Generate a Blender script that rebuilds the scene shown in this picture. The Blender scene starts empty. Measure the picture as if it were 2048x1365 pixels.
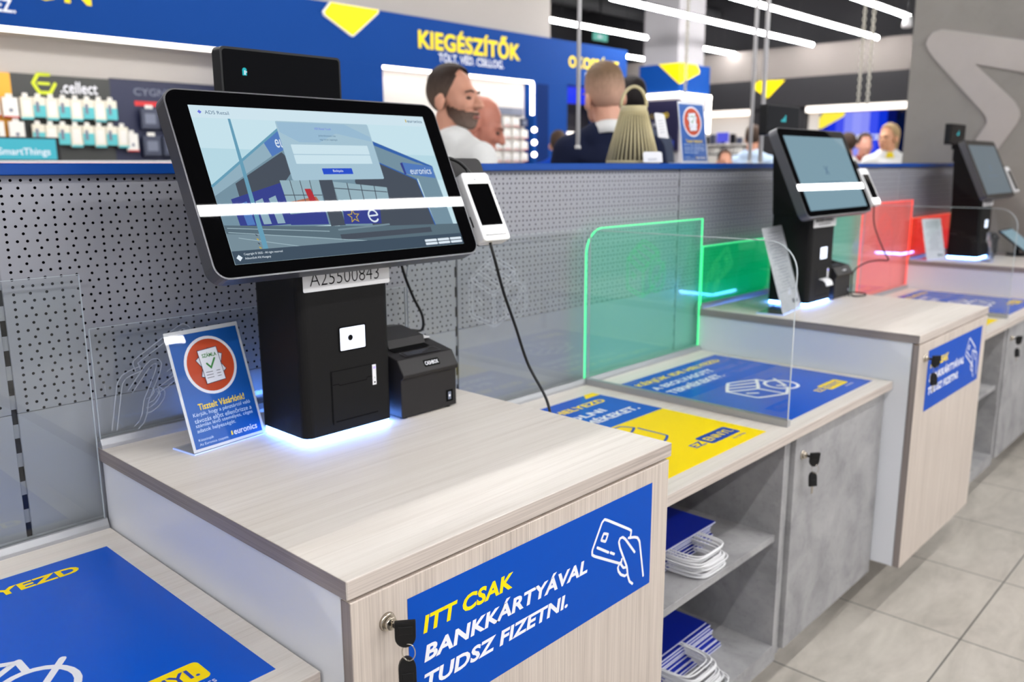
import bpy, bmesh, math, random
from math import sin, cos, pi, radians
from mathutils import Vector, Matrix, Euler

random.seed(7)
SC = bpy.context.scene
COL = SC.collection

# ------------------------------------------------------------------ camera
CAM = Vector((-0.53892, -1.56499, 1.48422))
cam_d = bpy.data.cameras.new('camera'); cam = bpy.data.objects.new('camera', cam_d); COL.objects.link(cam)
cam_d.sensor_fit = 'HORIZONTAL'; cam_d.sensor_width = 36.0
cam_d.lens = 1695.63 / 2048 * 36.0
cam_d.clip_start = 0.02; cam_d.clip_end = 100
RIGHT = Vector((0.68337956, -0.73005406, -0.00366665))
UP = Vector((0.14998599, 0.13547817, 0.97936197))
FWD = Vector((0.71449043, 0.6698259, -0.20208089))
m3 = Matrix((RIGHT, UP, -FWD)).transposed()
cam.matrix_world = Matrix.Translation(CAM) @ m3.to_4x4()
cam_d.dof.use_dof = True; cam_d.dof.focus_distance = 1.22; cam_d.dof.aperture_fstop = 4.2
SC.camera = cam

# ------------------------------------------------------------------ world, exposure
w = bpy.data.worlds.new('World'); SC.world = w; w.use_nodes = True
w.node_tree.nodes['Background'].inputs[0].default_value = (0.86, 0.88, 0.95, 1)
w.node_tree.nodes['Background'].inputs[1].default_value = 0.66
SC.view_settings.view_transform = 'Standard'; SC.view_settings.look = 'None'
SC.view_settings.gamma = 1; SC.view_settings.use_curve_mapping = False
SC.view_settings.exposure = 0.0
LAMP = 83.0            # radiance of the ceiling tubes

# ------------------------------------------------------------------ dimensions
FLOOR = 0.083; H = 1.0035; L = 0.8583; P = 1.9988; W = 0.70
YW = -0.045            # face of the perforated wall
DH = 0.790; DL = 0.726; RAIL = 1.4914

# ------------------------------------------------------------------ materials
def lin(c):
    c = c / 255.0
    return c / 12.92 if c <= 0.04045 else ((c + 0.055) / 1.055) ** 2.4
def rgb(t): return (lin(t[0]), lin(t[1]), lin(t[2]), 1.0)
MATS = {}
def mat(name, col, rough=0.5, metal=0.0, spec=0.5, coat=0.0, emit=None, estr=0.0):
    if name in MATS: return MATS[name]
    m = bpy.data.materials.new(name); m.use_nodes = True
    b = m.node_tree.nodes['Principled BSDF']
    b.inputs['Base Color'].default_value = rgb(col)
    b.inputs['Roughness'].default_value = rough; b.inputs['Metallic'].default_value = metal
    b.inputs['Specular IOR Level'].default_value = spec
    b.inputs['Coat Weight'].default_value = coat; b.inputs['Coat Roughness'].default_value = 0.03
    if emit:
        b.inputs['Emission Color'].default_value = rgb(emit); b.inputs['Emission Strength'].default_value = estr
    MATS[name] = m
    return m
class NT:
    def __init__(s, m): s.t = m.node_tree; s.b = s.t.nodes['Principled BSDF']
    def n(s, kind, **kw):
        x = s.t.nodes.new(kind)
        for k, v in kw.items(): setattr(x, k, v)
        return x
    def l(s, a, b): s.t.links.new(a, b)
    def math(s, op, a, b=None, c=None):
        x = s.n('ShaderNodeMath', operation=op)
        for i, v in enumerate((a, b, c)):
            if v is None: continue
            if isinstance(v, (int, float)): x.inputs[i].default_value = v
            else: s.l(v, x.inputs[i])
        return x.outputs[0]
    def coords(s, scale=(1, 1, 1), kind='Object'):
        tc = s.n('ShaderNodeTexCoord'); mp = s.n('ShaderNodeMapping')
        s.l(tc.outputs[kind], mp.inputs[0]); mp.inputs['Scale'].default_value = scale
        return mp.outputs[0]
    def noise(s, vec, scale, detail=4, rough=0.55, dist=0.0):
        x = s.n('ShaderNodeTexNoise'); s.l(vec, x.inputs['Vector'])
        x.inputs['Scale'].default_value = scale; x.inputs['Detail'].default_value = detail
        x.inputs['Roughness'].default_value = rough; x.inputs['Distortion'].default_value = dist
        return x.outputs['Fac']
    def ramp(s, fac, stops):
        x = s.n('ShaderNodeValToRGB'); s.l(fac, x.inputs[0])
        e = x.color_ramp.elements
        while len(e) < len(stops): e.new(0.5)
        for i, (p, c) in enumerate(stops): e[i].position = p; e[i].color = rgb(c)
        return x.outputs[0]
    def mix(s, fac, a, b, mode='MIX'):
        x = s.n('ShaderNodeMix', data_type='RGBA', blend_type=mode)
        for i, v in ((0, fac), (6, a), (7, b)):
            if isinstance(v, (int, float)): x.inputs[i].default_value = v
            elif isinstance(v, tuple): x.inputs[i].default_value = v
            else: s.l(v, x.inputs[i])
        return x.outputs[2]
    def bump(s, h, strength=0.1, dist=0.001):
        x = s.n('ShaderNodeBump'); s.l(h, x.inputs['Height'])
        x.inputs['Strength'].default_value = strength; x.inputs['Distance'].default_value = dist
        s.l(x.outputs[0], s.b.inputs['Normal'])

def wood(name, axis, light, mid, dark, fine=300, k1=0.45, k2=0.5, k3=0.35):
    m = mat(name, light, 0.42, spec=0.4); t = NT(m)
    def sc(f, along): q = [f, f, f]; q[axis] = along; return t.coords(tuple(q))
    a = t.noise(sc(38, 1.3), 1.0, 5, 0.62, 0.7); b = t.noise(sc(fine, 4.0), 1.0, 2, 0.6); c = t.noise(sc(7.0, 0.8), 1.0, 3, 0.5, 1.8); g = t.noise(sc(95, 2.2), 1.0, 3, 0.6, 0.4)
    c1 = t.ramp(a, [(0.30, dark), (0.45, mid), (0.60, light), (0.85, light)])
    c2 = t.ramp(b, [(0.36, dark), (0.50, mid), (0.62, light)])
    c3 = t.ramp(c, [(0.32, mid), (0.55, light), (0.8, light)])
    c4 = t.ramp(g, [(0.34, dark), (0.46, light), (1.0, light)])
    col = t.mix(k1, c3, c1); col = t.mix(k2 * 0.6, col, c2); col = t.mix(k3, col, c4)
    t.l(col, t.b.inputs['Base Color']); t.bump(b, 0.05, 0.0005)
    return m
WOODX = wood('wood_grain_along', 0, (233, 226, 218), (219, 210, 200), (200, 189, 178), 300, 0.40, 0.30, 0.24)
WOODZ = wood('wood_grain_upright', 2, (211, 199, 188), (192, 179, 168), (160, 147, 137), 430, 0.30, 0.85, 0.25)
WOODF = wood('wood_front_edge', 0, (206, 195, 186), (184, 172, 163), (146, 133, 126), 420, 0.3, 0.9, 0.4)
WOODE = wood('wood_side_edge_shade', 1, (150, 140, 137), (130, 120, 118), (104, 94, 93), 420, 0.3, 0.9, 0.3)  # the pale wood again, shade of the side faces painted in as darker tones
WOODEZ_SHADE = wood('wood_side_edge_upright_shade', 2, (150, 140, 137), (130, 120, 118), (104, 94, 93), 420, 0.3, 0.9, 0.3)
def concrete(name, base, dark, light, scale=7, rough=0.6):
    m = mat(name, base, rough, spec=0.35); t = NT(m)
    v = t.coords((1, 1, 1)); a = t.noise(v, scale, 6, 0.6, 0.4); b = t.noise(v, scale * 9, 3, 0.6)
    c = t.ramp(a, [(0.3, dark), (0.5, base), (0.72, light)]); c2 = t.ramp(b, [(0.3, dark), (0.45, base), (1, base)])
    t.l(t.mix(0.3, c, c2), t.b.inputs['Base Color']); return m
CONC = concrete('grey_concrete_laminate', (156, 155, 156), (126, 125, 127), (176, 175, 175), 9)
CONCW = concrete('concrete_wall', (141, 136, 131), (131, 126, 122), (149, 144, 139), 2.2, 0.8)
STARM = concrete('concrete_star_relief', (176, 169, 164), (170, 163, 158), (181, 174, 169), 2.0, 0.75)
WHITE = mat('white_laminate', (224, 226, 232), 0.30, spec=0.5)
WHITEP = mat('white_plastic', (228, 228, 230), 0.28)
WALLW = mat('painted_white', (214, 209, 203), 0.8, spec=0.2)
WALLG = mat('painted_grey', (122, 115, 111), 0.8, spec=0.2)
BLACKW = mat('painted_black', (38, 37, 40), 0.7, spec=0.25)
CEIL = mat('black_ceiling', (30, 30, 32), 0.9, spec=0.1)
DUCT = mat('dark_duct', (52, 52, 55), 0.6, spec=0.3)
BLUE = mat('blue_fascia', (8, 62, 136), 0.65, spec=0.12)
RAILB = mat('blue_rail', (4, 66, 148), 0.4, spec=0.35)
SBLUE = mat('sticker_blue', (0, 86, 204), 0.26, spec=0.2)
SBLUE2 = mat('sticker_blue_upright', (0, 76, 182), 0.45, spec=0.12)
LBLUE = mat('logo_blue', (26, 64, 176), 0.35)
YEL = mat('sticker_yellow', (255, 224, 4), 0.45, spec=0.15)
YELT = mat('letter_yellow', (248, 212, 20), 0.45)
WHT = mat('letter_white', (238, 239, 246), 0.4)
BLK = mat('black_plastic', (15, 15, 17), 0.42, spec=0.3)
BLKM = mat('matt_black_metal', (12, 11, 12), 0.55, spec=0.22)
BLKL = mat('black_line', (9, 9, 10), 0.8, spec=0.1)
GLOSS = mat('black_glass', (4, 4, 5), 0.012, spec=0.5)
DGLASS = mat('smoked_display_glass', (6, 6, 8), 0.08, spec=0.12)
DGREY = mat('dark_grey_metal', (92, 92, 96), 0.36, metal=0.75)
PRN = mat('printer_grey', (34, 32, 33), 0.5, spec=0.3)
ALU = mat('brushed_aluminium', (176, 177, 180), 0.46, metal=0.6)
STEEL = mat('nickel_steel', (200, 192, 180), 0.2, metal=1.0)
LIME = mat('lime_green', (206, 220, 20), 0.5)
ORANGE = mat('orange_disc', (198, 68, 20), 0.5)
GREENC = mat('green_tick', (44, 128, 52), 0.5)
NAVY = mat('dark_navy', (28, 34, 66), 0.5)
BAGB = mat('bag_blue_paper', (8, 34, 150), 0.45, spec=0.35)
BAGW = mat('bag_white_fold', (226, 228, 236), 0.7)
ROPE = mat('white_twisted_paper', (226, 226, 228), 0.85, spec=0.2)
OLIVE = mat('beige_plastic', (190, 178, 138), 0.55)
CHAINM = mat('pale_chain', (205, 200, 186), 0.6)
RODM = mat('grey_rod', (206, 204, 204), 0.55)
TEAL = mat('pack_teal', (84, 186, 192), 0.45)
CREAM = mat('pack_cream', (226, 221, 204), 0.5)
PACKW = mat('pack_white', (230, 228, 222), 0.5)
RED = mat('pack_red', (206, 36, 40), 0.5)
GREYP = mat('pack_grey', (112, 118, 136), 0.5)
MAGENTA = mat('magenta_shelf_edge', (178, 50, 110), 0.5)
SMOKE = mat('smoky_pack', (60, 66, 86), 0.35)
AMBER = mat('amber_box', (234, 168, 40), 0.5)
def emis(name, col, s, base=(0, 0, 0), rough=0.05, spec=0.5):
    return mat(name, base, rough, spec=spec, emit=col, estr=s)
TUBE = emis('lamp_tube', (253, 252, 251), LAMP, (255, 255, 255), 0.5)
STRIP = emis('shelf_light_strip', (255, 243, 230), 7.5, (255, 255, 255), 0.5)
STRIPW = emis('warm_light_panel', (255, 236, 216), 1.25, (255, 255, 255), 0.5)
LEDB = emis('blue_white_led', (96, 150, 255), 30.0, (200, 210, 255), 0.5)
SCANL = emis('scanner_light', (214, 228, 255), 1.25, (220, 220, 225), 0.3)
LEDP = emis('violet_led', (120, 110, 255), 3.0)
TEALG = emis('teal_glyph', (30, 190, 200), 0.9)
TEALS = emis('teal_screen', (72, 196, 216), 0.85, (10, 30, 30), 0.2)
SCRW = emis('white_screen_text', (240, 246, 255), 1.0, (20, 20, 20), 0.2)
LEDBLUE = emis('led_wall_blue', (40, 60, 235), 1.1)
LEDYEL = emis('led_wall_yellow', (250, 232, 70), 1.1)
EXITM = emis('exit_green', (120, 205, 190), 0.6, (40, 90, 80), 0.4)
GEDGE = emis('green_lit_edge', (84, 255, 160), 1.3, (60, 200, 120), 0.3)
REDGE = emis('red_lit_edge', (255, 64, 40), 1.4, (200, 60, 50), 0.3)
CEDGE = mat('clear_acrylic_edge', (190, 198, 204), 0.25, spec=0.5)

def perf_material():
    m = mat('perforated_silver_sheet', (157, 158, 165), 0.42, metal=0.3); t = NT(m)
    tc = t.n('ShaderNodeTexCoord'); sp = t.n('ShaderNodeSeparateXYZ'); t.l(tc.outputs['Object'], sp.inputs[0])
    x, z = sp.outputs[0], sp.outputs[2]       # x from the post, z absolute
    def grid(x0, px, z0, pz):
        dx = t.math('SUBTRACT', t.math('PINGPONG', t.math('SUBTRACT', x, x0), px / 2), 0.0)
        dz = t.math('PINGPONG', t.math('SUBTRACT', z, z0), pz / 2)
        d2 = t.math('ADD', t.math('MULTIPLY', dx, dx), t.math('MULTIPLY', dz, dz))
        return t.math('LESS_THAN', t.math('SQRT', d2), 0.0024)
    a = grid(0.020, 0.015, 1.0903 - 0.0243 * 40, 0.0243)
    b = grid(0.020, 0.025, 1.10245 - 0.0243 * 40, 0.0243)
    inx = t.math('MULTIPLY', t.math('GREATER_THAN', x, 0.014), t.math('LESS_THAN', x, 0.986))
    hole = t.math('MULTIPLY', t.math('MAXIMUM', a, b), inx)
    t.l(t.mix(hole, rgb((157, 158, 165)), rgb((6, 6, 8))), t.b.inputs['Base Color'])
    t.l(t.math('MULTIPLY', t.math('SUBTRACT', 1.0, hole), 0.3), t.b.inputs['Metallic'])
    t.l(t.math('MULTIPLY', t.math('SUBTRACT', 1.0, hole), 0.5), t.b.inputs['Specular IOR Level'])
    return m
PERF = perf_material()
SHEET = mat('plain_silver_sheet', (162, 164, 172), 0.36, metal=0.3)
def post_material():
    m = mat('slotted_post', (150, 152, 158), 0.4, metal=0.5); t = NT(m)
    tc = t.n('ShaderNodeTexCoord'); sp = t.n('ShaderNodeSeparateXYZ'); t.l(tc.outputs['Object'], sp.inputs[0])
    f = t.math('FRACT', t.math('DIVIDE', t.math('ADD', sp.outputs[2], 0.01), 0.0497))
    s = t.math('LESS_THAN', f, 0.52)
    t.l(t.mix(s, rgb((160, 162, 168)), rgb((8, 8, 10))), t.b.inputs['Base Color'])
    return m
POST = post_material()
def floor_material():
    m = mat('stone_tile_floor', (170, 165, 156), 0.38, spec=0.4); t = NT(m)
    tc = t.n('ShaderNodeTexCoord'); sp = t.n('ShaderNodeSeparateXYZ'); t.l(tc.outputs['Object'], sp.inputs[0])
    S = 0.4873
    dx = t.math('PINGPONG', t.math('SUBTRACT', sp.outputs[0], 1.585 - S * 40), S / 2)
    dy = t.math('PINGPONG', t.math('SUBTRACT', sp.outputs[1], -0.962 - S * 2 * 40), S)
    j = t.math('LESS_THAN', t.math('MINIMUM', dx, dy), 0.0022)
    v = t.coords((1.0, 2.6, 1)); a = t.noise(v, 3.2, 6, 0.62, 0.8); b = t.noise(v, 14, 4, 0.6)
    wn = t.n('ShaderNodeTexWhiteNoise'); cx = t.n('ShaderNodeCombineXYZ')
    t.l(t.math('FLOOR', t.math('DIVIDE', t.math('SUBTRACT', sp.outputs[0], 1.585 - S * 40), S)), cx.inputs[0])
    t.l(t.math('FLOOR', t.math('DIVIDE', t.math('SUBTRACT', sp.outputs[1], -0.962 - S * 80), 2 * S)), cx.inputs[1])
    t.l(cx.outputs[0], wn.inputs[0])
    c = t.ramp(a, [(0.3, (168, 162, 153)), (0.5, (194, 187, 177)), (0.7, (212, 205, 195))])
    c = t.mix(0.22, c, t.ramp(b, [(0.3, (166, 160, 150)), (0.7, (212, 205, 195))]))
    c = t.mix(0.12, c, t.ramp(wn.outputs[0], [(0, (130, 126, 120)), (1, (190, 186, 178))]))
    t.l(t.mix(j, c, rgb((74, 72, 70))), t.b.inputs['Base Color'])
    return m
FLOORM = floor_material()
def hair_material(name, sides, top):
    """cropped paler sides growing into the longer hair on top"""
    m = mat(name, top, 0.65, spec=0.2); t = NT(m); tc = t.n('ShaderNodeTexCoord'); sp = t.n('ShaderNodeSeparateXYZ'); t.l(tc.outputs['Generated'], sp.inputs[0])
    nz = t.noise(t.coords((70, 70, 25)), 1.5, 4)
    f = t.math('ADD', sp.outputs[2], t.math('MULTIPLY', t.math('SUBTRACT', nz, 0.5), 0.35))
    t.l(t.ramp(f, [(0.25, sides), (0.72, top)]), t.b.inputs['Base Color']); return m

def clear(name, tint, glow=None, gstr=0.0):
    """thin acrylic: see-through with a Fresnel reflection; edge-lit sheets also scatter a little coloured light"""
    m = bpy.data.materials.new(name); m.use_nodes = True; t = m.node_tree
    for n in list(t.nodes): t.nodes.remove(n)
    out = t.nodes.new('ShaderNodeOutputMaterial'); tr = t.nodes.new('ShaderNodeBsdfTransparent'); gl = t.nodes.new('ShaderNodeBsdfGlossy')
    tr.inputs[0].default_value = (*tint, 1); gl.inputs['Roughness'].default_value = 0.02
    lw = t.nodes.new('ShaderNodeLayerWeight'); pw = t.nodes.new('ShaderNodeMath'); pw.operation = 'POWER'; pw.inputs[1].default_value = 5.0
    ma = t.nodes.new('ShaderNodeMath'); ma.operation = 'MULTIPLY_ADD'; ma.inputs[1].default_value = 0.96; ma.inputs[2].default_value = 0.04
    t.links.new(lw.outputs['Facing'], pw.inputs[0]); t.links.new(pw.outputs[0], ma.inputs[0])
    mx = t.nodes.new('ShaderNodeMixShader'); t.links.new(ma.outputs[0], mx.inputs[0]); t.links.new(tr.outputs[0], mx.inputs[1]); t.links.new(gl.outputs[0], mx.inputs[2])
    if glow:
        em = t.nodes.new('ShaderNodeEmission'); em.inputs[0].default_value = rgb(glow); em.inputs[1].default_value = gstr
        ad = t.nodes.new('ShaderNodeAddShader'); t.links.new(mx.outputs[0], ad.inputs[0]); t.links.new(em.outputs[0], ad.inputs[1])
        t.links.new(ad.outputs[0], out.inputs[0])
    else: t.links.new(mx.outputs[0], out.inputs[0])
    return m
ACRY = clear('clear_acrylic', (0.97, 0.985, 0.98))
ACRYG = clear('green_lit_acrylic', (0.84, 0.97, 0.93), (70, 205, 160), 0.115)
ACRYG2 = clear('deep_green_lit_acrylic', (0.30, 0.93, 0.70), (0, 200, 130), 0.20)
ACRYR = clear('red_lit_acrylic', (0.98, 0.82, 0.80), (255, 104, 100), 0.26)
ACRYR2 = clear('deep_red_lit_acrylic', (0.95, 0.40, 0.40), (255, 44, 52), 0.32)

# ------------------------------------------------------------------ mesh helpers
WL = {}
def link(o): COL.objects.link(o); return o
def empty(name, loc, label, cat, group=None):
    o = bpy.data.objects.new(name, None); link(o); o.location = loc; o.empty_display_size = 0.05
    o['label'] = label; o['category'] = cat
    if group: o['group'] = group
    WL[o.name] = Vector(loc); return o
def obj(name, bm, mats, parent=None, loc=None, smooth=False, label=None, cat=None, group=None, kind=None):
    bmesh.ops.recalc_face_normals(bm, faces=bm.faces)
    off = WL[parent.name] if parent else (Vector(loc) if loc is not None else Vector((0, 0, 0)))
    bmesh.ops.translate(bm, verts=bm.verts, vec=-off)
    return obj_raw(name, bm, mats, parent, off, smooth, label, cat, group, kind)
def obj_raw(name, bm, mats, parent, off, smooth=False, label=None, cat=None, group=None, kind=None):
    me = bpy.data.meshes.new(name)
    if smooth:
        for f in bm.faces: f.smooth = True
    bm.to_mesh(me); bm.free()
    for m in (mats if isinstance(mats, (list, tuple)) else [mats]): me.materials.append(m)
    o = bpy.data.objects.new(name, me); link(o)
    if parent: o.parent = parent
    else: o.location = off
    WL[o.name] = off
    if label: o['label'] = label
    if cat: o['category'] = cat
    if group: o['group'] = group
    if kind: o['kind'] = kind
    return o
def dup(o, delta, label=None, group=None, parent=None):
    c = o.copy(); COL.objects.link(c)
    if parent is None: c.location = o.location + Vector(delta); WL[c.name] = WL[o.name] + Vector(delta)
    else: c.parent = parent; WL[c.name] = WL[parent.name]
    if label: c['label'] = label
    if group: c['group'] = group
    for ch in o.children: dup(ch, delta, parent=c)
    return c
def merge(bm, tmp, mi=0):
    for f in tmp.faces: f.material_index = mi
    me = bpy.data.meshes.new('t'); tmp.to_mesh(me); tmp.free(); bm.from_mesh(me); bpy.data.meshes.remove(me)
def NB(): return bmesh.new()
def box(bm, x0, x1, y0, y1, z0, z1, bev=0.0, seg=2, mi=0, mtx=None):
    t = bmesh.new(); bmesh.ops.create_cube(t, size=1)
    for v in t.verts: v.co = Vector(((x0 + x1) / 2 + v.co.x * (x1 - x0), (y0 + y1) / 2 + v.co.y * (y1 - y0), (z0 + z1) / 2 + v.co.z * (z1 - z0)))
    if bev > 0: bmesh.ops.bevel(t, geom=list(t.edges), offset=bev, segments=seg, profile=0.5, affect='EDGES')
    if mtx is not None: bmesh.ops.transform(t, matrix=mtx, verts=t.verts)
    merge(bm, t, mi); return bm
def B(*a, **k): return box(NB(), *a, **k)
def prism(bm, pts, vec, mi=0, capmi=None):
    """closed polygon of 3-D points pushed along vec"""
    vec = Vector(vec); a = [bm.verts.new(p) for p in pts]; b = [bm.verts.new(Vector(p) + vec) for p in pts]; n = len(a)
    f = bm.faces.new(a); f.material_index = mi if capmi is None else capmi
    f = bm.faces.new(b[::-1]); f.material_index = mi
    for i in range(n):
        f = bm.faces.new((a[i], b[i], b[(i + 1) % n], a[(i + 1) % n])); f.material_index = mi
    return bm
def rrect(w, h, r, n=6, cx=0, cy=0, corners=(1, 1, 1, 1)):
    """rounded rectangle, corners: bl, br, tr, tl"""
    out = []
    for k, (sx, sy) in enumerate(((-1, -1), (1, -1), (1, 1), (-1, 1))):
        rr = r * corners[k]; x, y = cx + sx * (w / 2 - rr), cy + sy * (h / 2 - rr)
        if rr <= 0: out.append((x, y)); continue
        a0 = pi + k * pi / 2
        for i in range(n + 1):
            a = a0 + i * pi / 2 / n; out.append((x + rr * cos(a), y + rr * sin(a)))
    return out
def tube(bm, pts, r, seg=8, closed=False, mi=0, cap=True):
    pts = [Vector(p) for p in pts]; n = len(pts); rings = []; up = None
    for i, p in enumerate(pts):
        if closed: d = (pts[(i + 1) % n] - pts[i - 1])
        else: d = pts[min(i + 1, n - 1)] - pts[max(i - 1, 0)]
        d.normalize()
        if up is None:
            up = d.orthogonal().normalized()
        else:
            up = (up - d * up.dot(d))
            up = up.normalized() if up.length > 1e-6 else d.orthogonal().normalized()
        s = d.cross(up); rad = r[i] if isinstance(r, (list, tuple)) else r
        rings.append([bm.verts.new(p + rad * (cos(2 * pi * k / seg) * up + sin(2 * pi * k / seg) * s)) for k in range(seg)])
    m = n if closed else n - 1
    for i in range(m):
        a, b = rings[i], rings[(i + 1) % n]
        for k in range(seg):
            f = bm.faces.new((a[k], a[(k + 1) % seg], b[(k + 1) % seg], b[k])); f.material_index = mi; f.smooth = True
    if not closed and cap:
        bm.faces.new(rings[0][::-1]).material_index = mi; bm.faces.new(rings[-1]).material_index = mi
    return bm
def spline(pts, n=8):
    pts = [Vector(p) for p in pts]; P_ = [2 * pts[0] - pts[1]] + pts + [2 * pts[-1] - pts[-2]]; out = []
    for i in range(1, len(P_) - 2):
        a, b, c, d = P_[i - 1:i + 3]
        for k in range(n):
            t = k / n
            out.append(0.5 * ((2 * b) + (c - a) * t + (2 * a - 5 * b + 4 * c - d) * t * t + (3 * b - a - 3 * c + d) * t ** 3))
    out.append(pts[-1]); return out
def cyl(bm, c, axis, r, h, seg=24, r2=None, mi=0, smooth=True):
    axis = Vector(axis).normalized(); u = axis.orthogonal().normalized(); s = axis.cross(u); c = Vector(c); r2 = r if r2 is None else r2
    a = [bm.verts.new(c + r * (cos(2 * pi * k / seg) * u + sin(2 * pi * k / seg) * s)) for k in range(seg)]
    b = [bm.verts.new(c + axis * h + r2 * (cos(2 * pi * k / seg) * u + sin(2 * pi * k / seg) * s)) for k in range(seg)]
    bm.faces.new(a[::-1]).material_index = mi; bm.faces.new(b).material_index = mi
    for k in range(seg):
        f = bm.faces.new((a[k], a[(k + 1) % seg], b[(k + 1) % seg], b[k])); f.material_index = mi; f.smooth = smooth
    return bm
TXT = {}
def text_mesh(s, bold, shear):
    key = (s, bold, shear)
    if key in TXT: return TXT[key]
    cu = bpy.data.curves.new('t', 'FONT'); cu.body = s; cu.size = 1; cu.offset = bold; cu.shear = shear; cu.resolution_u = 3; cu.space_character = 1.0 + bold * 0.9
    o = bpy.data.objects.new('t', cu); link(o); bpy.context.view_layer.update()
    me = bpy.data.meshes.new_from_object(o.evaluated_get(bpy.context.evaluated_depsgraph_get()))
    vs = [(v.co.x, v.co.y) for v in me.vertices]; fs = [tuple(p.vertices) for p in me.polygons]
    bpy.data.objects.remove(o); bpy.data.curves.remove(cu); bpy.data.meshes.remove(me)
    TXT[key] = (vs, fs); return TXT[key]
class Decal:
    """flat printed layers on a plane: origin o, axes ux, uy, normal n; each colour is a material slot"""
    def __init__(s, o, ux, uy, eps=0.00022):
        s.o = Vector(o); s.ux = Vector(ux).normalized(); s.uy = Vector(uy).normalized(); s.n = s.ux.cross(s.uy); s.bm = NB(); s.m = []; s.eps = eps
    def mi(s, m):
        if m not in s.m: s.m.append(m)
        return s.m.index(m)
    def p(s, x, y, l=0): return s.o + s.ux * x + s.uy * y + s.n * (l * s.eps)
    def slab(s, pts, m, t):
        prism(s.bm, [s.p(x, y) for x, y in pts], -s.n * t, s.mi(m))
    def poly(s, pts, m, l=1):
        f = s.bm.faces.new([s.bm.verts.new(s.p(x, y, l)) for x, y in pts]); f.material_index = s.mi(m)
    def rect(s, x0, x1, y0, y1, m, l=1, r=0.0):
        s.poly(rrect(x1 - x0, y1 - y0, r, 5, (x0 + x1) / 2, (y0 + y1) / 2) if r else [(x0, y0), (x1, y0), (x1, y1), (x0, y1)], m, l)
    def circle(s, x, y, r, m, l=1, n=32, ry=None):
        s.poly([(x + r * cos(2 * pi * k / n), y + (ry or r) * sin(2 * pi * k / n)) for k in range(n)], m, l)
    def line(s, pts, w, m, l=1, closed=False):
        """one mitred ribbon per stroke; every stroke lies a hair above the one before it"""
        s.k = getattr(s, 'k', 0) + 1; l = l + 0.09 * (s.k % 9)
        q = [Vector(p) for p in pts]
        q = [p for i, p in enumerate(q) if i == 0 or (p - q[i - 1]).length > 1e-6]
        if closed and (q[0] - q[-1]).length < 1e-6: q.pop()
        if len(q) < 2: return
        mi = s.mi(m); n = len(q); h = w / 2
        def perp(d): d = d.normalized(); return Vector((-d.y, d.x))
        L_, R_ = [], []
        if not closed:
            d = (q[0] - q[1]).normalized(); e = perp(-d)
            L_ += [q[0] + d * h + e * h * 0.45, q[0] + d * h * 0.6 + e * h * 0.85]; R_ += [q[0] + d * h - e * h * 0.45, q[0] + d * h * 0.6 - e * h * 0.85]
        for i in range(n):
            a = q[i - 1] if (i > 0 or closed) else None; b = q[(i + 1) % n] if (i < n - 1 or closed) else None
            if a is None: e = perp(b - q[i])
            elif b is None: e = perp(q[i] - a)
            else:
                e1, e2 = perp(q[i] - a), perp(b - q[i]); e = e1 + e2
                e = e / max(e.length_squared / 2, 0.35) if e.length > 1e-6 else e1
            L_.append(q[i] + e * h); R_.append(q[i] - e * h)
        if not closed:
            d = (q[-1] - q[-2]).normalized(); e = perp(d)
            L_ += [q[-1] + d * h * 0.6 + e * h * 0.85, q[-1] + d * h + e * h * 0.45]; R_ += [q[-1] + d * h * 0.6 - e * h * 0.85, q[-1] + d * h - e * h * 0.45]
        lv = [s.bm.verts.new(s.p(p.x, p.y, l)) for p in L_]; rv = [s.bm.verts.new(s.p(p.x, p.y, l)) for p in R_]; N_ = len(lv)
        for i in range(N_ if closed else N_ - 1):
            k = (i + 1) % N_; s.bm.faces.new((lv[i], rv[i], rv[k], lv[k])).material_index = mi
    def text(s, t, x0, y0, w, h, m, l=2, bold=0.0, shear=0.0, base=None):
        """fits the text's own outline into the box x0..x0+w, y0..y0+h (accents included)"""
        vs, fs = text_mesh(t, bold, shear)
        xs = [v[0] for v in vs]; ys = [v[1] for v in vs]; sx = w / (max(xs) - min(xs))
        ymin, ymax = min(ys), max(ys); sy = h / (ymax - ymin) if h else sx
        vv = [s.bm.verts.new(s.p(x0 + (x - min(xs)) * sx, y0 + (y - ymin) * sy, l)) for x, y in vs]; mi = s.mi(m)
        for f in fs:
            try: s.bm.faces.new([vv[i] for i in f]).material_index = mi
            except ValueError: pass
    def done(s, name, parent=None, loc=None, **k):
        off = WL[parent.name] if parent else Vector(loc if loc is not None else s.o)
        bmesh.ops.translate(s.bm, verts=s.bm.verts, vec=-off)
        # make every printed face look along the plane's normal
        s.bm.normal_update()
        return obj_raw(name, s.bm, s.m, parent, off, **k)
def struct(name, bm, m, **k): return obj(name, bm, m, kind='structure', **k)

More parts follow.
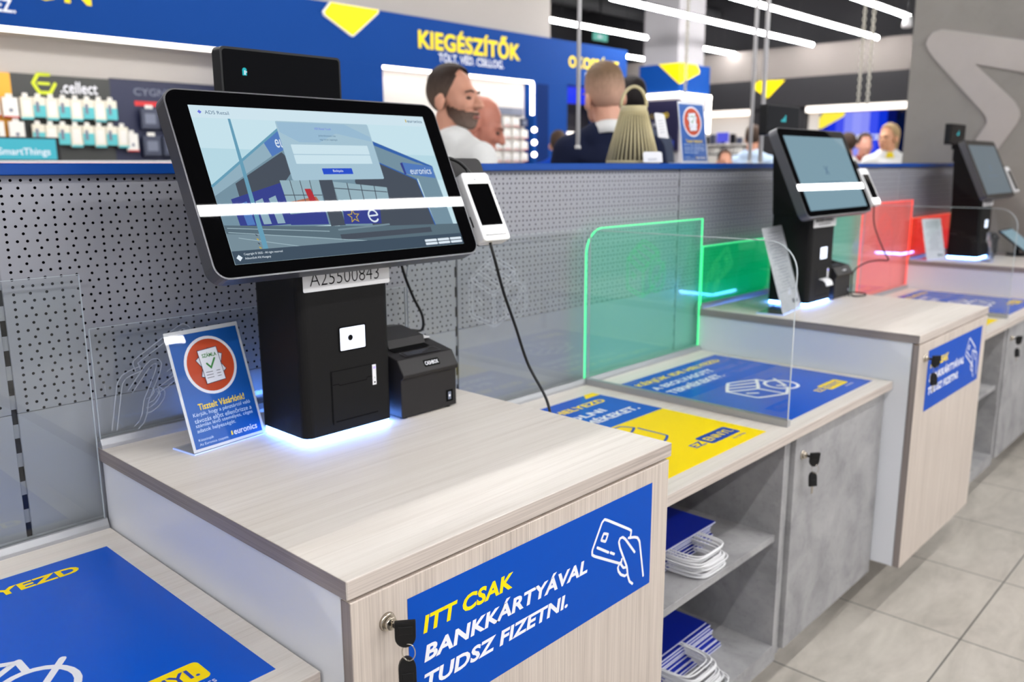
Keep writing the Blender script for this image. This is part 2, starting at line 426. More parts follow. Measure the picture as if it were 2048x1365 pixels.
# icon strokes shared by stickers and acrylic sheets, in a unit square
HAND_CARD = [([(0.544, 0.343), (0.046, 0.619), (0.008, 0.650), (0.006, 0.700), (0.174, 0.978), (0.219, 1.0), (0.283, 0.967), (0.695, 0.721), (0.735, 0.690), (0.717, 0.607)], 0),
             ([(0.165, 0.767), (0.209, 0.834), (0.288, 0.800), (0.244, 0.725)], 1), ([(0.099, 0.702), (0.301, 0.574)], 0), ([(0.343, 0.555), (0.408, 0.515)], 0),
             ([(0.81, 0.395), (0.62, 0.625), (0.565, 0.668), (0.515, 0.668), (0.495, 0.632), (0.52, 0.548), (0.664, 0.26), (0.685, 0.143), (0.722, 0.052), (0.783, 0.0)], 0),
             ([(0.682, 0.619), (0.80, 0.588), (0.860, 0.560), (0.905, 0.500), (1.0, 0.021)], 0),
             ([(0.527, 0.364), (0.485, 0.318), (0.500, 0.265), (0.55, 0.205), (0.627, 0.158), (0.668, 0.165)], 0), ([(0.559, 0.395), (0.544, 0.337), (0.596, 0.274), (0.650, 0.262)], 0)]
BOX_TICK = [([(0.0, 0.74), (0.0, 0.22), (0.40, 0.01), (0.69, 0.16), (0.69, 0.22)], 0), ([(0.0, 0.74), (0.376, 1.0), (0.79, 0.77), (0.39, 0.467)], 1),
            ([(0.39, 0.467), (0.40, 0.01)], 0), ([(0.13, 0.83), (0.52, 0.56)], 0), ([(0.25, 0.91), (0.66, 0.67)], 0),
            ([(0.10, 0.46), (0.20, 0.36)], 0), ([(0.79, 0.77), (0.79, 0.60)], 0)]
def ring_pts(cx, cy, r, ry, n=24): return [(cx + r * cos(2 * pi * k / n), cy + ry * sin(2 * pi * k / n)) for k in range(n)]
BOX_TICK = BOX_TICK + [(ring_pts(0.77, 0.33, 0.20, 0.257), 1), ([(0.69, 0.34), (0.76, 0.25), (0.97, 0.58)], 0)]
def chaikin(pts, closed, it=2):
    for _ in range(it):
        o = [] if closed else [pts[0]]; n = len(pts)
        for i in range(n if closed else n - 1):
            a, b = pts[i], pts[(i + 1) % n]
            f = 0.25 if _ else 0.07
            o += [(a[0] + (b[0] - a[0]) * f, a[1] + (b[1] - a[1]) * f), (a[0] + (b[0] - a[0]) * (1 - f), a[1] + (b[1] - a[1]) * (1 - f))]
        pts = o if closed else o + [pts[-1]]
    return pts
def icon(d, strokes, x, y, w, h, lw, m, l=2):
    for pts, c in strokes: d.line([(x + a * w, y + b * h) for a, b in (chaikin(pts, c) if len(pts) > 2 else pts)], lw, m, l, bool(c))

# ================================================================== SETTING
struct('floor', B(-7, 14, -8, 11, FLOOR - 0.05, FLOOR), FLOORM)
struct('ceiling', B(-7, 14, -8, 11, 4.1, 4.2), CEIL)
struct('wall_far', B(10.9, 11.1, -2.5, 11, FLOOR, 4.1), BLACKW)
struct('wall_rear', B(-7, 11, 7.6, 7.8, FLOOR, 4.1), BLACKW)
# concrete pier with the star relief at the end of the checkouts
XC = 5.0
struct('wall_right', B(XC, XC + 0.3, -0.86, 0.33, FLOOR, 4.1), CONCW)
star = [(-0.50, 2.10), (0.087, 2.242), (0.165, 2.259), (0.215, 2.247), (0.24, 2.215), (0.247, 2.182), (0.229, 2.146), (0.194, 2.098), (-0.10, 1.775), (-0.120, 1.748), (-0.124, 1.718), (-0.112, 1.69), (0.11, 1.31),
        (-0.03, 1.29), (-0.28, 1.71), (-0.291, 1.75), (-0.283, 1.785), (-0.256, 1.831), (-0.032, 2.049), (-0.50, 1.93)]
struct('trim_1', prism(NB(), [(XC - 0.012, y, z) for y, z in star], (0.0118, 0, 0)), STARM)
# upper part of the far wall: grey bulkhead and light-strip soffit over the shelves
XF = 10.6
struct('wall_upper', B(XF - 0.02, 10.9, -2.5, 7.5, 2.62, 3.02), WALLG)
struct('trim_2', B(XF - 0.03, 10.9, -2.5, 7.5, 2.245, 2.62), BLACKW)
struct('trim_3', B(XF + 0.02, 10.9, 3.53, 4.31, FLOOR, 2.245), BLACKW)
struct('trim_4', B(XF + 0.10, 10.9, 4.31, 7.5, FLOOR, 2.245), WALLW)
struct('trim_5', B(XF + 0.10, 10.9, 1.5, 3.53, FLOOR, 2.245), WALLW)
struct('trim_6', B(XF - 0.02, XF + 0.099, 4.32, 5.6, 2.165, 2.244), STRIPW)
struct('trim_7', B(XF - 0.02, XF + 0.099, 1.5, 3.52, 2.165, 2.244), STRIPW)

# ================================================================== PERFORATED PARTITION WITH THE BLUE COUNTER RAIL
part = empty('perforated_partition', (-0.118, YW, FLOOR), 'long silver perforated partition wall behind the self checkouts with blue top rail', 'partition')
for k, x0 in enumerate((-2.118, -1.118, -0.118, 0.882, 1.882, 2.882, 3.882)):
    x1 = x0 + 1.0 if k < 6 else 4.99
    bm = B(x0 + 0.0045, x1 - 0.0045, YW, YW + 0.012, 1.0855, 1.4730, 0.0008, 1)
    o = obj('perforated_panel', bm, PERF, part)
    o.location = (x0 + 0.118, 0, 0)          # own origin at its post so that the hole rows start there
    for v in o.data.vertices: v.co.x -= (x0 + 0.118)
    # z in object space is measured from the floor
    obj('plain_panel', B(x0 + 0.0045, x1 - 0.0045, YW, YW + 0.012, FLOOR, 1.0848, 0.0008, 1), SHEET, part)
    obj('slotted_post', B(x0 - 0.006, x0 + 0.006, YW + 0.004, YW + 0.045, FLOOR, 1.473), POST, part)
obj('back_panel', B(-2.12, 4.99, YW + 0.046, YW + 0.07, FLOOR, 1.473), SHEET, part)
obj('top_rail', B(-2.3, 4.99, -0.062, 0.240, 1.4731, RAIL, 0.0015, 1), RAILB, part, label='blue counter rail')

# ================================================================== CHECKOUT FURNITURE
def lock(parent, x, y, z, s=1.0):
    bm = NB(); cyl(bm, (x, y, z), (0, -1, 0), 0.0125 * s, 0.004, 28, 0.011 * s); cyl(bm, (x, y - 0.004, z), (0, -1, 0), 0.0085 * s, 0.006, 24, 0.008 * s)
    box(bm, x - 0.001, x + 0.001, y - 0.0108, y - 0.010, z - 0.005, z + 0.005)
    return obj('lock_cylinder', bm, STEEL, parent)
def key_head(bm, c, ang, w=0.021, h=0.030, t=0.0065):
    pts = [(-w / 2, h / 2)] + [(-w / 2 * cos(a), -h * 0.12 - h * 0.42 * sin(a)) for a in [k * pi / 10 for k in range(11)]] + [(w / 2, h / 2)]
    M_ = Matrix.Translation(Vector(c)) @ ang
    t2 = bmesh.new(); prism(t2, [(x, -t / 2, z) for x, z in pts], (0, t, 0)); bmesh.ops.recalc_face_normals(t2, faces=t2.faces)
    bmesh.ops.bevel(t2, geom=list(t2.edges), offset=0.0010, segments=2, profile=0.5, affect='EDGES', clamp_overlap=True)
    bmesh.ops.transform(t2, matrix=M_, verts=t2.verts); merge(bm, t2)
    t3 = bmesh.new(); box(t3, -w * 0.32, w * 0.32, -t / 2 - 0.0008, -t / 2, 0.001, h * 0.34, 0.0003, 1); bmesh.ops.transform(t3, matrix=M_, verts=t3.verts); merge(bm, t3)
def key_set(x, y, z, label):
    k = empty('key_set', (x, y - 0.012, z), label, 'keys', 'key pairs hanging from the cabinet locks')
    # key in the lock, its flat head turned edge-on and drooping
    bm = NB(); A = Matrix.Rotation(radians(-38), 4, 'Z') @ Matrix.Rotation(radians(8), 4, 'X')
    key_head(bm, (x + 0.004, y - 0.030, z - 0.006), A, 0.026, 0.036)
    box(bm, x - 0.002, x + 0.0035, y - 0.0245, y - 0.012, z - 0.0028, z + 0.0028, 0.0006, 1)
    kh = obj('key', bm, BLK, k)
    obj('key_blade', B(x - 0.0008, x + 0.0008, y - 0.0135, y - 0.0105, z - 0.0024, z + 0.0024), STEEL, kh, label='steel key blade')
    # ring
    c = Vector((x + 0.006, y - 0.033, z - 0.0315)); bm = NB()
    tube(bm, [c + Vector((0.0085 * sin(a) * 0.6, 0.0085 * sin(a) * -0.75, 0.0115 * cos(a))) for a in [2 * pi * i / 24 for i in range(24)]], 0.0007, 6, True)
    obj('key_ring', bm, STEEL, k)
    bm = NB(); A = Matrix.Rotation(radians(-30), 4, 'Z') @ Matrix.Rotation(radians(180), 4, 'Y') @ Matrix.Rotation(radians(6), 4, 'X')
    key_head(bm, (x + 0.007, y - 0.028, z - 0.060), A, 0.022, 0.036)
    k2 = obj('key', bm, BLK, k)
    obj('key_blade', B(x + 0.003, x + 0.011, y - 0.029, y - 0.027, z - 0.098, z - 0.0765, 0.0004, 1), STEEL, k2, label='steel key blade')
    return k

def tall_cabinet(dx, label, stick_label):
    c = empty('checkout_cabinet', (dx + W / 2, -0.42, 0.281), label, 'cabinet', 'raised cabinets under the checkout kiosks')
    x0, x1 = dx, dx + W
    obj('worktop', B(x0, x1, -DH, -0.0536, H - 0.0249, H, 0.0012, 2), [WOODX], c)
    # edge band of the worktop's side, its grey-brown tone is painted shade
    obj('edge_band', B(x0 - 0.0007, x0 + 0.0006, -DH + 0.0012, -0.0538, H - 0.0243, H - 0.0008), WOODE, c, label='wood edge band with painted shade on the side of the worktop')
    obj('edge_band', B(x0 + 0.0006, x1 - 0.0008, -DH - 0.0006, -DH + 0.0006, H - 0.0243, H - 0.0008), WOODF, c, label='ribbed wood edge band along the front of the worktop')
    for a, b in ((x0 + 0.004, x0 + 0.022), (x1 - 0.026, x1 - 0.008)):
        obj('side_panel', B(a, b, -DH + 0.0205, -0.066, 0.281, H - 0.0252, 0.0008, 1), WHITE, c)
    obj('back_panel', B(x0 + 0.022, x1 - 0.026, -0.085, -0.067, 0.281, H - 0.0252), WHITE, c)
    obj('bottom_panel', B(x0 + 0.022, x1 - 0.026, -DH + 0.021, -0.086, 0.281, 0.299), WHITE, c)
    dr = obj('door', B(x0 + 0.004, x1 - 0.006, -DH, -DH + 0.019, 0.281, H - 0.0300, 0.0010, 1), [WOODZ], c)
    obj('door_edge', B(x0 + 0.0034, x0 + 0.0044, -DH + 0.0006, -DH + 0.0186, 0.2815, H - 0.0304), WOODEZ_SHADE, dr, label='edge band of the door with painted shade')  # door's side face, its shade painted as a darker wood
    lock(dr, x0 + 0.058, -DH, 0.928)
    # sticker
    d = Decal((x0 + 0.091, -DH - 0.0007, 0.757), (1, 0, 0), (0, 0, 1))
    w_, h_ = 0.551, 0.188
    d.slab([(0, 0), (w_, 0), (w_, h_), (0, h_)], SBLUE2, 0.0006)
    S = 0.16
    d.text('ITT CSAK', 0.0245, 0.1285, 0.1720, 0.0250, YEL, 1, 0.036, S)
    d.text('BANKKÁRTYÁVAL', 0.0250, 0.0868, 0.3460, 0.0295, WHT, 1, 0.036, S)
    d.text('TUDSZ FIZETNI.', 0.0240, 0.0462, 0.2980, 0.0235, WHT, 1, 0.036, S)
    icon(d, HAND_CARD, 0.3817, 0.0183, 0.1486, 0.1455, 0.0046, WHT, 1)
    st = d.done('payment_sticker', dr); st['label'] = 'blue sticker with yellow and white slanted letters and a hand holding a card'
    key_set(x0 + 0.058, -DH, 0.928, stick_label)
    return c
tall_cabinet(0, 'nearest pale wood checkout cabinet, its door and slanted payment sticker large in front', 'black-headed keys in the lock of the nearest cabinet door')
tall_cabinet(P, 'second pale wood checkout cabinet, white side panel standing over the tiled floor', 'small black keys beside the sticker on the second wooden cabinet')
tall_cabinet(P + 2.045, 'farthest checkout cabinet next to the concrete wall, white side above the third blue sticker', 'tiny keys on the farthest checkout cabinet by the concrete wall')

def low_unit(x0, x1, xs, label_top, label_open, label_door, keys_label, full=True):
    """x0..x1 worktop, xs: start of the door unit"""
    wt = obj('worktop', B(x0, x1, -DL, -0.0536, L - 0.0243, L, 0.0012, 2), WOODX, None, (x0, -DL, L - 0.0243), label=label_top, cat='worktop', group='low packing worktops')
    we = obj('edge_band', B(x0 + 0.001, x1 - 0.001, -DL - 0.0006, -DL + 0.0006, L - 0.0238, L - 0.0006), WOODF, wt)
    zt = L - 0.0246; zb = 0.232; F = -0.705; TH = 0.018
    if full:
        o = empty('shelf_cabinet', ((x0 + xs) / 2, -0.4, FLOOR), label_open, 'cabinet', 'grey open shelf units')
        obj('side_panel', B(x0 + 0.001, x0 + TH, F, -0.06, zb, zt), CONC, o); obj('side_panel', B(xs - TH - 0.001, xs - 0.001, F, -0.06, zb, zt, 0.0006, 1), CONC, o)
        obj('back_panel', B(x0 + TH, xs - TH, -0.078, -0.06, zb, zt), CONC, o)
        obj('bottom_panel', B(x0 + TH, xs - TH, F, -0.079, zb, 0.280, 0.0006, 1), CONC, o)
        obj('shelf', B(x0 + TH, xs - TH, F + 0.012, -0.079, 0.563, 0.581, 0.0006, 1), CONC, o)
        obj('plinth', B(x0 + 0.01, xs - 0.002, -0.585, -0.565, FLOOR, zb - 0.0002), CONC, o)
    d = empty('door_cabinet', ((xs + x1) / 2, -0.4, FLOOR), label_door, 'cabinet', 'grey cabinets with a locked door')
    obj('side_panel', B(xs, xs + TH, F + 0.021, -0.06, zb, zt), CONC, d); obj('side_panel', B(x1 - TH - 0.001, x1 - 0.001, F + 0.021, -0.06, zb, zt), CONC, d)
    obj('back_panel', B(xs + TH, x1 - TH, -0.078, -0.06, zb, zt), CONC, d); obj('bottom_panel', B(xs + TH, x1 - TH, F + 0.021, -0.079, zb, zb + TH), CONC, d)
    obj('plinth', B(xs + 0.002, x1 - 0.01, -0.585, -0.565, FLOOR, zb - 0.0002), CONC, d)
    dr = obj('door', B(xs + 0.042, x1 - 0.003, F - 0.001, F + 0.018, zb + 0.013, zt - 0.002, 0.001, 1), CONC, d)
    obj('corner_post', B(xs + 0.0005, xs + 0.039, F + 0.012, F + 0.0205, zb, zt), CONC, d)
    if keys_label:
        lock(dr, xs + 0.082, F - 0.001, 0.768); key_set(xs + 0.082, F - 0.001, 0.768, keys_label)
    return wt
low_unit(W + 0.0005, P - 0.0005, 1.3650, 'low pale worktop with yellow and blue stickers between the first two raised cabinets', 'grey concrete-look open unit holding the stacks of blue paper bags',
         'grey concrete-look cabinet with a door, right of the bag shelves', 'small keys hanging on the grey door right of the bag shelves')
low_unit(W + P + 0.0005, 2 * P + 0.0440, 3.363, 'low worktop with a blue sticker at the far right edge before the last cabinet', 'far grey open unit with an empty shelf, right of the second wooden cabinet',
         'far grey cabinet with a locked door near the end of the row', 'far pair of keys on the last grey door')
low_unit(-1.2985, -0.0005, -0.634, 'low worktop at the lower left corner carrying the large blue sticker', '', 'grey cabinet under the lower left worktop, mostly out of view', None, full=False)

# ------------------------------------------------------------------ stickers on the low worktops
def scan_mat(dx, label):
    """blue sheet: put scanned goods here; x runs along the wall"""
    d = Decal((dx + 1.415, -0.680, L + 0.0008), (1, 0, 0), (0, 1, 0)); w_, h_ = 0.547, 0.524
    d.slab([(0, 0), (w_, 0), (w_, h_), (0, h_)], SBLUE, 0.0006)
    d.text('KÉRJÜK IDE HELYEZD', 0.026, 0.455, 0.458, 0.040, YEL, 1, 0.036)
    d.text('A BEOLVASOTT', 0.026, 0.405, 0.322, 0.029, WHT, 1, 0.036)
    d.text('TERMÉKEKET.', 0.026, 0.350, 0.285, 0.039, WHT, 1, 0.036)
    icon(d, BOX_TICK, 0.144, 0.118, 0.234, 0.182, 0.0095, WHT, 1)
    d.text('EZ', 0.319, 0.058, 0.040, 0.022, YEL, 1, 0.02)
    d.rect(0.366, 0.486, 0.046, 0.091, YEL, 1, 0.008); d.text('ENNYI.', 0.376, 0.057, 0.100, 0.023, LBLUE, 2, 0.02)
    d.text('euronics', 0.434, 0.030, 0.050, 0.010, WHT, 1)
    return d.done('counter_sticker', None, (dx + 1.415, -0.68, L), label=label, cat='sticker', group='blue scanned goods stickers')
scan_mat(0, 'blue counter sticker with white box icon beside the clear divider in mid view')
scan_mat(-P, 'large blue counter sticker at the lower left corner of the photo')
scan_mat(P + 0.045, 'far blue counter sticker behind the second cabinet at the right edge')
def half_mat(dx, label):
    d = Decal((dx + 0.745, -0.678, L + 0.0008), (1, 0, 0), (0, 1, 0)); w_, h_ = 0.552, 0.523
    d.slab([(0, 0.293), (w_, 0.293), (w_, h_), (0, h_)], SBLUE, 0.0006); d.slab([(0, 0), (w_, 0), (w_, 0.2926), (0, 0.2926)], YEL, 0.0006)
    d.poly([(w_ - 0.065, h_ - 0.026), (w_, h_ - 0.026), (w_, h_ + 0.002), (w_ - 0.04, h_ + 0.002)], YEL, 1)
    d.text('KÉRJÜK IDE HELYEZD', 0.045, 0.436, 0.468, 0.042, YEL, 1, 0.036)
    d.text('A BEPAKOLNI', 0.045, 0.385, 0.392, 0.028, WHT, 1, 0.036)
    d.text('KÍVÁNT TERMÉKEKET.', 0.045, 0.335, 0.470, 0.038, WHT, 1, 0.036)
    icon(d, [([(0.330, 0.234), (0.363, 0.249), (0.348, 0.281), (0.20, 0.281)], 0), ([(0.366, 0.240), (0.366, 0.156), (0.327, 0.138), (0.12, 0.138), (0.12, 0.225)], 0), ([(0.322, 0.232), (0.12, 0.232), (0.16, 0.275)], 0)], 0, 0, 1, 1, 0.0068, LBLUE, 1)
    d.text('EZ', 0.332, 0.056, 0.045, 0.024, LBLUE, 1, 0.02); d.rect(0.384, 0.515, 0.046, 0.096, LBLUE, 1, 0.008); d.text('ENNYI.', 0.396, 0.058, 0.108, 0.025, YEL, 2, 0.02)
    d.text('euronics', 0.452, 0.028, 0.055, 0.010, LBLUE, 1)
    return d.done('counter_sticker', None, (dx + 0.745, -0.678, L), label=label, cat='sticker', group='half yellow counter stickers')
half_mat(0, 'half blue half yellow counter sticker behind the nearest cabinet')
half_mat(P + 0.03, 'far half yellow sticker, only a yellow corner showing behind the second cabinet')

# ------------------------------------------------------------------ acrylic sheets in aluminium channels
def channel(parent, x0, x1, z):
    pts = [(-0.0585, 0), (-0.0824, 0), (-0.0815, 0.006), (-0.0770, 0.0165), (-0.0735, 0.0175), (-0.0735, 0.010), (-0.0665, 0.010), (-0.0665, 0.0175), (-0.0585, 0.0175)]
    obj('channel', prism(NB(), [(x0, y, z + h) for y, h in pts], (x1 - x0, 0, 0)), ALU, parent, label='aluminium channel')
def back_sheet(x0, x1, z0, z1, r, mats, label, icn=None, lit=None):
    s = empty('acrylic_sheet', ((x0 + x1) / 2, -0.07, z0), label, 'acrylic sheet', 'acrylic sheets standing before the perforated wall')
    channel(s, x0, x1, z0)
    n = 8; pts = [(x0 + 0.002, z0 + 0.0102), (x1 - 0.002, z0 + 0.0102), (x1 - 0.002, z1)]
    if r: pts += [(x0 + 0.002 + r - r * sin(a), z1 - r + r * cos(a)) for a in [k * pi / 2 / n for k in range(n + 1)]]
    else: pts += [(x0 + 0.002, z1)]
    bm = NB(); y0, y1 = -0.0715, -0.0685
    a = [bm.verts.new((x, y0, z)) for x, z in pts]; f = bm.faces.new(a)
    obj('sheet', prism(NB(), [(x, y0, z) for x, z in pts], (0, y1 - y0, 0)), mats[0], s); bm.free()
    # polished rim
    bm = NB(); loop = pts[1:] + [pts[0]]
    for i in range(len(loop) - 1):
        (xa, za), (xb, zb) = loop[i], loop[i + 1]; dv = Vector((xb - xa, 0, zb - za)); q = Vector((-dv.z, 0, dv.x)).normalized() * (0.0022 if mats[1] is not CEDGE else 0.0009)
        p0, p1 = Vector((xa, y0 - 0.0006, za)), Vector((xb, y0 - 0.0006, zb))
        prism(bm, [p0, p1, p1 + q, p0 + q], (0, 0.0042, 0))
    obj('sheet_edge', bm, mats[1], s, label='bright polished edge')
    if icn:
        strokes, ix, iz, iw, ih, m = icn
        d = Decal((0, y0 - 0.0004, 0), (1, 0, 0), (0, 0, 1))
        for pts_, c_ in strokes:
            q = [(ix + a_ * iw, iz + b_ * ih) for a_, b_ in (chaikin(pts_, c_) if len(pts_) > 2 else pts_)]
            for off in (-0.0045, 0.0045):      # engraved outline: two fine lines either side of the stroke
                o2 = []
                for i, pnt in enumerate(q):
                    pa, pb = q[max(i - 1, 0)], q[min(i + 1, len(q) - 1)]
                    if c_: pa, pb = q[i - 1], q[(i + 1) % len(q)]
                    t_ = Vector((pb[0] - pa[0], pb[1] - pa[1])).normalized(); o2.append((pnt[0] - t_.y * off, pnt[1] + t_.x * off))
                d.line(o2, 0.0016, m, 1, bool(c_))
        d.done('engraving', s)
    return s
ENGR = mat('engraved_line', (176, 182, 190), 0.7)
ENGG = emis('engraved_green', (70, 240, 140), 0.55, (40, 120, 70), 0.5)
ENGR2 = emis('engraved_red', (255, 70, 60), 0.75, (120, 40, 40), 0.5)
CL = (ACRY, CEDGE); GR = (ACRYG, GEDGE); GR2 = (ACRYG2, GEDGE); RD = (ACRYR, REDGE); RD2 = (ACRYR2, REDGE)
back_sheet(0.0, W, H, 1.216, 0, CL, 'clear acrylic sheet with a hand and card engraving behind the nearest kiosk', (HAND_CARD, 0.205, 1.026, -0.178, 0.172, ENGR))
back_sheet(P, P + W, H, 1.216, 0, GR2, 'deep green lit acrylic sheet behind the second kiosk', (HAND_CARD, P + 0.205, 1.026, -0.178, 0.172, ENGG))
back_sheet(2 * P + 0.044, 2 * P + W + 0.044, H, 1.216, 0, RD2, 'bright red lit acrylic sheet behind the farthest kiosk', (HAND_CARD, 2 * P + 0.06, 1.025, 0.40, 0.18, ENGR2))
back_sheet(W + 0.002, 1.360, L, 1.31, 0.075, CL, 'clear acrylic sheet between the nearest cabinet and the divider', (BOX_TICK, 0.905, 1.082, 0.21, 0.177, ENGR))
back_sheet(1.362, P - 0.002, L, 1.31, 0.075, GR, 'pale green glowing acrylic sheet with a rounded corner and engraved box', (BOX_TICK, 1.567, 1.082, 0.21, 0.177, ENGG))
back_sheet(W + P + 0.002, 3.376, L, 1.31, 0.075, (ACRYG, CEDGE), 'far green tinted acrylic sheet right of the second kiosk', None)
back_sheet(3.378, 2 * P + 0.042, L, 1.31, 0.0, RD, 'far red glowing acrylic sheet left of the farthest kiosk', (BOX_TICK, 3.58, 1.082, 0.21, 0.177, ENGR2))
back_sheet(-0.638, -0.002, L, 1.31, 0.075, CL, 'clear acrylic sheet above the lower left worktop', None)

def divider(x, label):
    s = empty('divider_pane', (x + 0.002, -0.39, L), label, 'divider', 'clear divider panes with a rounded front corner')
    obj('foot_rail', B(x - 0.005, x + 0.012, -0.702, -0.0832, L + 0.0003, L + 0.0175, 0.001, 1), ALU, s)
    r = 0.075; y0, y1, z0, z1 = -0.698, -0.084, L + 0.0178, 1.307
    pts = [(y0, z0), (y1, z0), (y1, z1)] + [(y0 + r - r * sin(a), z1 - r + r * cos(a)) for a in [k * pi / 2 / 8 for k in range(9)]]
    obj('pane', prism(NB(), [(x, y, z) for y, z in pts], (0.004, 0, 0)), ACRY, s)
    bm = NB(); loop = pts[1:] + [pts[0]]
    for i in range(len(loop) - 1):
        (ya, za), (yb, zb) = loop[i], loop[i + 1]; dv = Vector((0, yb - ya, zb - za)); q = Vector((0, dv.z, -dv.y)).normalized() * 0.0014
        p0, p1 = Vector((x - 0.0003, ya, za)), Vector((x - 0.0003, yb, zb))
        prism(bm, [p0, p1, p1 + q, p0 + q], (0.0046, 0, 0))
    obj('pane_edge', bm, CEDGE, s, label='pale polished edge')
divider(1.364, 'clear divider pane standing between the yellow and the blue counter sticker')
divider(3.378, 'far clear divider pane with a rounded corner near the right edge')

# ================================================================== KIOSKS
TILT = 0.43
def kiosk(dx, variant, label, rlabel, tlabel):
    k = empty('checkout_kiosk', (dx + 0.348, -0.256, H), label, 'kiosk', 'black self checkout kiosks')
    x0, x1 = dx + 0.2515, dx + 0.4455; yf, yb = -0.330, -0.180
    # tower: box that leans back behind the monitor
    prof = [(x, y) for x, y in rrect(x1 - x0, yb - yf, 0.016, 6, (x0 + x1) / 2, (yf + yb) / 2)]
    bm = prism(NB(), [(x, y, H + 0.010) for x, y in prof], (0, 0, 1.315 - H - 0.010))
    obj('tower', bm, BLKM, k)
    bm = NB()
    side = [(-0.325, 1.3155), (-0.183, 1.3155), (-0.170, 1.560), (-0.1955, 1.560)]
    prism(bm, [(x0 + 0.001, y, z) for y, z in side], (x1 - x0 - 0.002, 0, 0)); obj('tower_neck', bm, BLKM, k)
    gl = [(x, y) for x, y in rrect(x1 - x0 - 0.004, yb - yf - 0.004, 0.015, 6, (x0 + x1) / 2, (yf + yb) / 2)]
    obj('light_strip', prism(NB(), [(x, y, H + 0.0004) for x, y in gl], (0, 0, 0.0095)), LEDB, k, label='blue white light strip along the base')
    # front details
    d = Decal((dx, yf - 0.0004, 0), (1, 0, 0), (0, 0, 1))
    if variant == 1:
        d.rect(0.3085, 0.4065, 1.032, 1.126, BLKM, 1)
        for pts, w_ in (([(0.3085, 1.030), (0.3085, 1.127)], 0.0022), ([(0.315, 1.0335), (0.408, 1.0335)], 0.0022), ([(0.311, 1.1025), (0.3225, 1.1025), (0.3255, 1.0995), (0.384, 1.0995), (0.387, 1.104), (0.398, 1.104)], 0.0014), ([(0.3085, 1.127), (0.400, 1.127)], 0.0008)):
            d.line(pts, w_, BLKL, 2)
    else:
        for pts in ([(0.3085, 1.030), (0.3085, 1.127)], [(0.315, 1.0335), (0.408, 1.0335)]): d.line(pts, 0.002, BLKL, 2)
    d.done('receipt_flap', k)
    d = Decal((dx, yf - 0.0006, 0), (1, 0, 0), (0, 0, 1))
    d.rect(0.3275, 0.3880, 1.1595, 1.2055, BLKL, 1, 0.002); d.rect(0.3305, 0.3850, 1.1620, 1.2028, SCANL, 2, 0.002)
    d.circle(0.3525, 1.1835, 0.0056, DGREY, 3); d.circle(0.3525, 1.1835, 0.0044, BLKL, 4)
    d.done('scanner_window', k)
    bm = B(dx + 0.3985, dx + 0.4070, yf - 0.0016, yf - 0.0001, 1.0865, 1.1250, 0.0004, 1); pl = obj('indicator_strip', bm, WHITEP, k)
    d = Decal((dx, yf - 0.0018, 0), (1, 0, 0), (0, 0, 1)); d.circle(0.4028, 1.1195, 0.0026, LEDP, 1, 16); d.circle(0.4028, 1.0915, 0.0018, BLKL, 1, 14); d.rect(0.4024, 0.4032, 1.099, 1.102, BLKL, 1); d.done('led', pl)
    if variant == 2:
        bm = NB(); tube(bm, [(dx + 0.36, yf, 1.09), (dx + 0.36, yf - 0.012, 1.089), (dx + 0.36, yf - 0.022, 1.083), (dx + 0.36, yf - 0.027, 1.074)], 0.001, 6)
        pts = [(yf, 1.092), (yf - 0.014, 1.090), (yf - 0.024, 1.083), (yf - 0.029, 1.070)]
        bm.free(); bm = NB(); pr = pts + [(y + 0.0012, z - 0.0012) for y, z in pts[::-1]]
        prism(bm, [(dx + 0.335, y, z) for y, z in pr], (0.055, 0, 0)); obj('receipt_paper', bm, WHITEP, k)
    # asset label on the tower, its upper edge under the monitor
    d = Decal((dx, yf - 0.0008, 0), (1, 0, 0), (0, 0, 1))
    d.slab(rrect(0.186, 0.052, 0.003, 4, 0.353, 1.300), WHITEP, 0.0007)
    if variant == 1: d.text('A25500843', 0.2735, 1.2835, 0.148, 0.0245, BLKL, 1, -0.014)
    else:
        rnd = random.Random(3); xx = 0.275
        while xx < 0.425:
            ww = rnd.choice((0.001, 0.002, 0.003)); d.rect(xx, xx + ww, 1.292, 1.314, BLKL, 1); xx += ww + rnd.choice((0.001, 0.002))
        d.text('A25500844', 0.30, 1.280, 0.10, 0.009, BLKL, 1)
    d.done('asset_label', k)
    # monitor
    c0 = Vector((dx + 0.349, -0.327, 1.459)); R_ = Vector((1, 0.008, 0)).normalized(); bk = Vector((-0.008, 1, 0)).normalized()
    U_ = (cos(TILT) * Vector((0, 0, 1)) + sin(TILT) * bk).normalized(); N_ = R_.cross(U_)
    def pm(u, v, n_): return c0 + R_ * u + U_ * v + N_ * n_
    rim = rrect(0.553, 0.3135, 0.024, 7, 0, 0.003)
    bm = NB(); t_ = bmesh.new(); prism(t_, [pm(u, v, -0.030) for u, v in rim], N_ * 0.0292); merge(bm, t_)
    obj('monitor_shell', bm, DGREY, k, label='grey metal monitor frame')
    bm = NB(); prism(bm, [pm(u, v, -0.0008) for u, v in rrect(0.5475, 0.308, 0.0215, 7, 0, 0.003)], N_ * 0.0008)
    obj('monitor_glass', bm, GLOSS, k, label='black glass bezel')
    bm = NB(); box(bm, -0.11, 0.11, -0.10, 0.10, -0.058, -0.0302, 0.006, 2, 0, Matrix((R_, U_, N_)).transposed().to_4x4()); bmesh.ops.translate(bm, verts=bm.verts, vec=c0); obj('monitor_mount', bm, BLK, k)
    d = Decal(c0 + N_ * 0.0002, R_, U_, 0.00012); screen_picture(d, variant); d.done('screen', k)
    # rear customer display on a short post
    yr = -0.150; rx0, rx1 = dx + 0.236, dx + 0.487
    obj('pole', B(dx + 0.335, dx + 0.362, -0.156, -0.142, 1.50, 1.575, 0.002, 1), BLKM, k)
